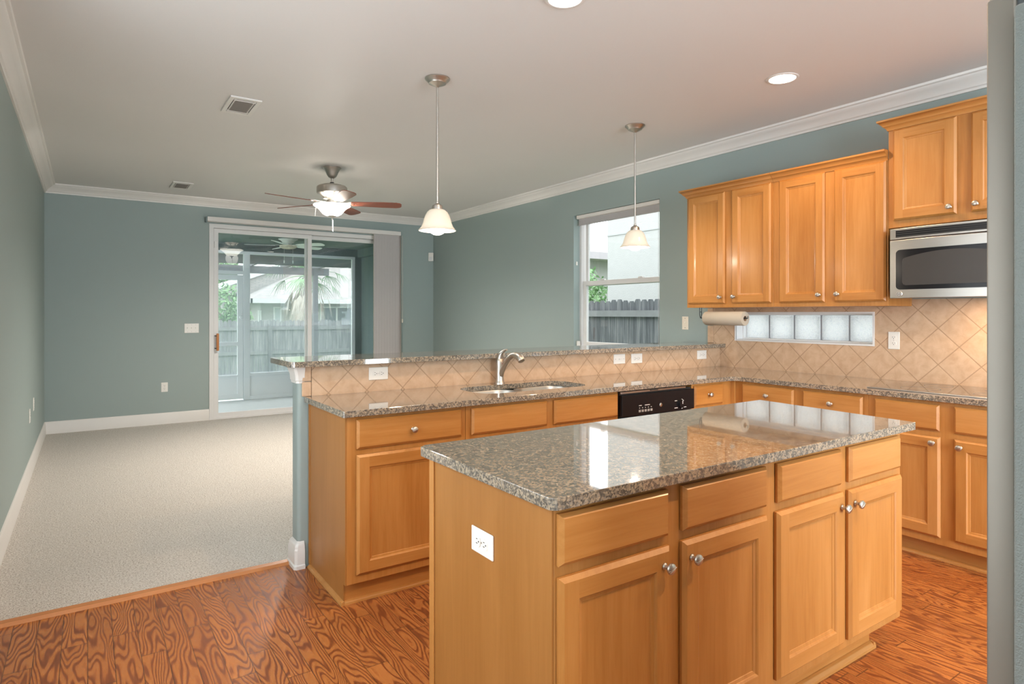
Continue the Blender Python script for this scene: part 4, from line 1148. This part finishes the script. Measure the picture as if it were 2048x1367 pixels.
# ------------------------------------------------------------------ screened porch
LZ = -0.04
struct(MB().box(-1.2, 4.3, YF + T, 10.95, -0.35, LZ).build('floor_porch', M['lanai_floor']), 'pale concrete floor of the screened porch', 'floor')
struct(MB().box(-1.2, 4.3, YF + T, 11.05, 2.50, 2.66).build('ceiling_porch', M['lanai']), 'dark teal ceiling of the screened porch', 'ceiling')
struct(MB().box(4.075, 4.30, YF + T, 10.9, LZ, 2.5).build('wall_porch', M['lanai']), 'teal stucco side wall of the screened porch', 'wall')
b = MB().box(3.965, 4.075, 10.79, 10.9, LZ, 2.37).box(-1.2, 4.075, 10.78, 10.92, 2.37, 2.5).box(4.0, 4.075, YF + T, 10.8, 2.36, 2.5)
struct(b.build('trim_6', M['lanai']), 'teal post and beam around the porch screen', 'trim')
sw = thing('screen_wall', 'white aluminium porch screen frame with kick panel', 'screen', (0, 10.8, 0))
b = MB()
for x0, x1 in ((2.091, 2.191), (3.905, 3.962), (-1.1, -1.03), (0.55, 0.60)): b.box(x0, x1, 0, 0.05, LZ, 2.37)
b.box(-1.1, 3.962, -0.002, 0.052, 2.325, 2.378); b.box(2.191, 3.905, 0, 0.05, 0.34, 0.39); b.box(2.191, 3.905, 0, 0.05, LZ, 0.02)
b.box(-1.03, 2.091, 0, 0.05, 1.99, 2.05)
b.build('frame', M['alu'], sw, bevel=0.003)
MB().box(2.191, 3.905, 0.015, 0.03, 0.02, 0.34).build('kick_panel', M['alu'], sw)
MB().box(2.19, 3.906, 0.024, 0.0245, 0.385, 2.33).build('screen_cloth', M['screen'], sw)
MB().box(-1.03, 2.092, 0.024, 0.0245, 2.045, 2.33).build('screen_cloth', M['screen'], sw)
MB().box(-1.03, 0.61, 0.024, 0.0245, 0.02, 1.995).build('screen_cloth', M['screen'], sw)
sd = thing('screen_door', 'white screened porch door left of the screen panel', 'door', (0, 10.80, 0))
b = MB().extrude(rect(1.20, 2.085, -0.02, 1.985), [rect(1.28, 2.0, 0.37, 0.838), rect(1.28, 2.0, 0.902, 1.90), rect(1.28, 2.0, 0.06, 0.34)], 0.0, 0.04, 'xz')
b.build('door_frame', M['alu'], sd, bevel=0.003)
MB().box(1.275, 2.005, 0.012, 0.026, 0.055, 0.345).build('kick_panel', M['alu'], sd)
MB().box(1.275, 2.005, 0.018, 0.0185, 0.36, 1.905).build('screen_cloth', M['screen'], sd)
MB().lathe([(0.012, 0.0), (0.010, -0.02), (0.026, -0.035), (0.028, -0.05), (0.018, -0.06), (0.0001, -0.062)], (2.045, 0, 1.30), 'y', 18).build('knob', M['alu'], sd)
fan2 = fan('porch_fan', 'white ceiling fan with a glass bowl out on the porch', (2.55, 9.85, 0), 2.50, 2.425, 0.62, -50, True)
fan2.scale = (1, 1, 1)
b = MB().lathe([(0.105, 2.408), (0.138, 2.392), (0.122, 2.372), (0.09, 2.358), (0.04, 2.352), (0.0001, 2.351)], n=10, cap=False); b.build('light_bowl', M['bowl_glass'], fan2, smooth=0)
b = MB()
for dx in (-0.06, 0.07):
    b.tube([(dx, 0, 2.39), (dx, 0, 2.18)], 0.0015, 6); b.lathe([(0.0001, 2.13), (0.007, 2.135), (0.007, 2.17), (0.002, 2.18)], (dx, 0, 0), n=10)
b.build('pull_chain', M['fan_white'], fan2)

pg = thing('pergola', 'grey timber pergola standing outside the porch screen', 'pergola', (0, 0, 0))
MB().box(-2.5, 4.25, 11.10, 11.16, 2.195, 2.50).build('ledger', M['pergola'], pg)
MB().box(-2.5, 4.35, 13.46, 13.55, 2.185, 2.335).build('beam', M['pergola'], pg)
MB().box(4.02, 4.11, 13.45, 13.56, -0.6, 2.34).build('post', M['pergola'], pg)
MB().box(-2.3, -2.2, 13.45, 13.56, -0.6, 2.34).build('post', M['pergola'], pg)
for k in range(10):
    x = -2.0 + 0.68 * k
    b = MB().extrude([(11.16, 2.36), (13.75, 2.335), (13.95, 2.38), (13.95, 2.47), (11.16, 2.49)], [], x, x + 0.045, 'yz'); b.build('rafter', M['pergola'], pg)

# ------------------------------------------------------------------ yard and neighbours
GZ0 = -0.62
struct(MB().box(-25, 45, YF + 1, 60, GZ0 - 0.1, GZ0).box(XR + T, 45, -20, YF + 1, GZ0 - 0.1, GZ0).build('ground', M['grass']), 'lawn of the back yard', 'ground')
def fence(label, p0, p1, ztop, rails, pitch=0.122, side=1, seed=1):
    rnd = random.Random(seed)
    r = thing('fence', label, 'fence', (p0[0], p0[1], 0), math.degrees(math.atan2(p1[1] - p0[1], p1[0] - p0[0])), None)
    L = math.hypot(p1[0] - p0[0], p1[1] - p0[1])
    b = MB()
    x = 0.0
    while x < L:
        w = pitch - 0.006; h = ztop + rnd.uniform(-0.02, 0.02); d = rnd.uniform(-0.003, 0.003)
        b.extrude([(x, GZ0), (x + w, GZ0), (x + w, h - 0.045), (x + w - 0.03, h), (x + 0.03, h), (x, h - 0.045)], [], d, d + 0.016, 'xz')
        x += pitch
    b.build('pickets', M['fence_hazed' if side > 0 else 'fence'], r)
    for z in rails:
        MB().box(0, L, -0.05, 0.0, z - 0.05, z + 0.05).build('rail', M['rail'], r)
    n = max(2, int(L / 2.4))
    for k in range(n + 1):
        xx = L * k / n
        MB().box(xx - 0.05, xx + 0.05, *((-0.14, -0.05) if side > 0 else (0.02, 0.11)), GZ0, ztop - 0.12).build('post', M['fence'], r)
    return r
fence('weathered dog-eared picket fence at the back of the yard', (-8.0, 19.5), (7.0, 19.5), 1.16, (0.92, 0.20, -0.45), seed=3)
fence('weathered picket fence seen through the tall kitchen window', (7.12, 19.3), (7.12, -6.0), 1.57, (1.36, 0.60, -0.3), pitch=0.135, side=-1, seed=5)

nh = thing('stucco_house', 'pale stucco house wall with a level joint line beyond the side fence', 'house', (0, 0, 0))
MB().box(9.1, 16, -8, 9.75, GZ0, 4.3).build('wall', M['stucco'], nh)
MB().box(9.085, 9.1, -8, 9.75, 2.99, 3.02).build('control_joint', plain('joint_line', (0.42, 0.43, 0.43), 0.9), nh)  # joint line coloured a little darker than the stucco
MB().box(9.0, 16.4, -8.4, 9.85, 4.3, 4.5).build('eave', M['fascia'], nh)
nb = thing('side_neighbour_house', 'low house eave glimpsed beside the stucco wall', 'house', (0, 0, 0))
MB().box(11.5, 20, 15.5, 24, GZ0, 3.1).build('wall', M['house_wall'], nb)
b = MB().box(10.9, 20.6, 14.8, 24.6, 3.1, 3.32); b.build('eave', plain('mauve_soffit', (0.42, 0.39, 0.42), 0.8), nb)
b = MB()
P = [(10.9, 14.8, 3.32), (20.6, 14.8, 3.32), (20.6, 24.6, 3.32), (10.9, 24.6, 3.32), (14.5, 19.7, 5.2), (17, 19.7, 5.2)]
i = [b.pt(p) for p in P]
for f_ in ((0, 1, 5, 4), (1, 2, 5), (2, 3, 4, 5), (3, 0, 4)): b.face([i[k] for k in f_])
b.build('roof', M['shingle'], nb)

h2 = thing('ranch_house', 'grey ranch house with shingle roof beyond the back fence', 'house', (0, 0, 0))
MB().box(6.1, 16.5, 28.0, 36, GZ0 - 0.3, 1.86).build('wall', M['house_wall'], h2)
MB().box(5.1, 9.0, 31.0, 38, GZ0 - 0.3, 2.6).build('wall', M['house_wall'], h2)
MB().box(5.55, 17.0, 27.2, 27.26, 1.80, 1.99).box(5.55, 5.62, 27.2, 36, 1.80, 1.99).box(4.55, 4.62, 30.4, 38, 2.30, 2.52).build('fascia', M['fascia'], h2)
b = MB()
def roof(P, F):
    i = [b.pt(p) for p in P]
    for f_ in F: b.face([i[k] for k in f_])
roof([(5.55, 27.2, 1.97), (17, 27.2, 1.97), (17, 36.5, 1.97), (5.55, 36.5, 1.97), (9.9, 31.8, 4.15), (13, 31.8, 4.15)], ((0, 1, 5, 4), (1, 2, 5), (2, 3, 4, 5), (3, 0, 4), (0, 3, 2, 1)))
b.build('roof', M['shingle'], h2)
b = MB()
roof([(4.55, 30.4, 2.46), (9.6, 30.4, 4.40), (9.6, 38, 4.40), (4.55, 38, 2.46), (9.6, 30.4, 2.2), (9.6, 38, 2.2), (4.55, 30.4, 2.3), (4.55, 38, 2.3)], ((0, 1, 2, 3), (0, 6, 4, 1), (3, 2, 5, 7), (0, 3, 7, 6)))
b.build('roof', M['shingle'], h2)
b = MB().extrude([(4.5, 2.32), (9.7, 4.32), (9.7, 4.52), (4.5, 2.52)], [], 30.3, 30.4, 'xz'); b.build('rake_board', M['fascia'], h2)
for x0, x1, z0, z1 in ((6.62, 6.95, 0.4, 1.66), (6.0, 6.12, 0.4, 1.5)):
    f_ = MB(); f_.extrude(rect(x0, x1, z0, z1), [rect(x0 + 0.06, x1 - 0.06, z0 + 0.06, z1 - 0.06)], 27.93, 28.02, 'xz'); w_ = f_.build('window', M['fascia'], h2)
    MB().box(x0 + 0.05, x1 - 0.05, 27.96, 27.99, z0 + 0.05, z1 - 0.05).build('pane', plain('pale_pane', (0.40, 0.45, 0.48), 0.2), w_)
f_ = MB(); f_.extrude(rect(8.62, 11.2, -0.3, 1.68), [rect(8.68, 9.35, -0.24, 1.62), rect(9.42, 10.3, -0.24, 1.62), rect(10.36, 11.14, -0.24, 1.62)], 27.93, 28.02, 'xz'); w_ = f_.build('glass_door', M['fascia'], h2)
MB().box(8.66, 11.16, 27.96, 27.99, -0.26, 1.64).build('pane', M['dark_glass'], w_)

def leaf_cloud(b, c, rad, n, size, rnd):
    for k in range(n):
        u = rnd.uniform(-1, 1); th = rnd.uniform(0, 2 * math.pi); q = (1 - u * u) ** 0.5
        s = rnd.uniform(0.55, 1.0)
        p = Vector((c[0] + rad[0] * s * q * math.cos(th), c[1] + rad[1] * s * q * math.sin(th), c[2] + rad[2] * s * u))
        d = Vector((rnd.gauss(0, 1), rnd.gauss(0, 1), rnd.gauss(0, 1))).normalized()
        e = d.cross(Vector((rnd.gauss(0, 1), rnd.gauss(0, 1), rnd.gauss(0, 1)))).normalized()
        l = size * rnd.uniform(0.6, 1.3)
        b.quad(p - d * l, p + e * l * 0.45, p + d * l, p - e * l * 0.45)
def tree(name, label, base, h, crowns, n, size, seed, cat='tree'):
    rnd = random.Random(seed)
    r = thing(name, label, cat, base)
    MB().tube([(0, 0, 0), (0.05, 0, h * 0.4), (0, 0.05, h * 0.8)], [0.12, 0.09, 0.05], 8).build('trunk', M['bark'], r)
    b = MB()
    for c, rad in crowns: leaf_cloud(b, c, rad, n, size, rnd)
    b.build('foliage', M['leaf'], r, smooth=0)
    return r
tree('leafy_tree', 'bushy green tree above the back fence, left end', (4.0, 25, GZ0), 3.0, [((0, 0, 1.9), (1.1, 1.0, 1.3)), ((-0.9, 0, 2.2), (0.9, 0.8, 1.1)), ((0.6, 0.3, 1.5), (0.7, 0.7, 0.9))], 1100, 0.09, 11)
tree('distant_tree', 'green tree top showing over the ranch house roof', (7.2, 44, GZ0), 5.0, [((0, 0, 4.9), (1.1, 1.0, 1.0)), ((-0.2, 0, 3.6), (1.3, 1.0, 1.4))], 900, 0.16, 13)
tree('side_tree', 'green shrub tree in the gap beside the stucco house', (9.7, 11.6, GZ0), 2.8, [((0, 0, 2.1), (0.8, 0.9, 1.0)), ((0.7, 0.6, 2.4), (0.8, 0.8, 0.9)), ((-0.2, 0.2, 1.2), (0.7, 0.7, 0.8))], 1000, 0.075, 17)

pm = thing('palm_tree', 'fan palm with a skirt of dry fronds behind the back fence', 'palm', (6.35, 22.3, GZ0))
rnd = random.Random(21)
pr = []
for k in range(30):
    z = 0.11 * k
    pr += [(0.150 + 0.018 * (k % 2) + rnd.uniform(0, 0.02), z)]
MB().lathe(pr, n=14).build('trunk', M['bark'], pm)
def frond(b, base, az, el, length, droop, nleaf=16, spread=150, leaf=0.55):
    d = Vector((math.cos(az) * math.cos(el), math.sin(az) * math.cos(el), math.sin(el)))
    pts = [Vector(base)]
    for k in range(5):
        pts.append(pts[-1] + d * length / 5)
        d = (d + Vector((0, 0, -droop / 5))).normalized()
    b.tube(pts, [0.018, 0.016, 0.013, 0.011, 0.009, 0.007], 5)
    tip = pts[-1]
    side = d.cross(Vector((0, 0, 1)))
    if side.length < 0.05: side = Vector((math.sin(az), -math.cos(az), 0))
    side.normalize()
    for k in range(nleaf):
        a = R(-spread / 2 + spread * k / (nleaf - 1))
        e = (d * math.cos(a) + side * math.sin(a)).normalized()
        L = leaf * rnd.uniform(0.8, 1.1)
        nrm = e.cross(side if abs(e.dot(side)) < 0.9 else d).normalized()
        wv = e.cross(nrm).normalized() * 0.016
        p1 = tip + e * L * 0.55 + Vector((0, 0, -0.04)); p2 = tip + e * L + Vector((0, 0, -0.12 - droop * 0.22))
        b.quad(tip - wv * 0.5, tip + wv * 0.5, p1 + wv, p1 - wv)
        b.face([b.pt(p1 - wv), b.pt(p1 + wv), b.pt(p2)])
for k in range(18):
    b = MB(); frond(b, (0, 0, 3.3), rnd.uniform(0, 2 * math.pi), R(rnd.uniform(-10, 75)), rnd.uniform(0.7, 1.05), 0.7, leaf=0.7); b.build('green_frond', M['palm_green'], pm, smooth=0)
for k in range(17):
    b = MB(); frond(b, (0, 0, 3.05), rnd.uniform(0, 2 * math.pi), R(rnd.uniform(-45, 5)), rnd.uniform(0.55, 0.9), 1.5, leaf=0.55, spread=75); b.build('dry_frond', M['palm_dead'], pm, smooth=0)
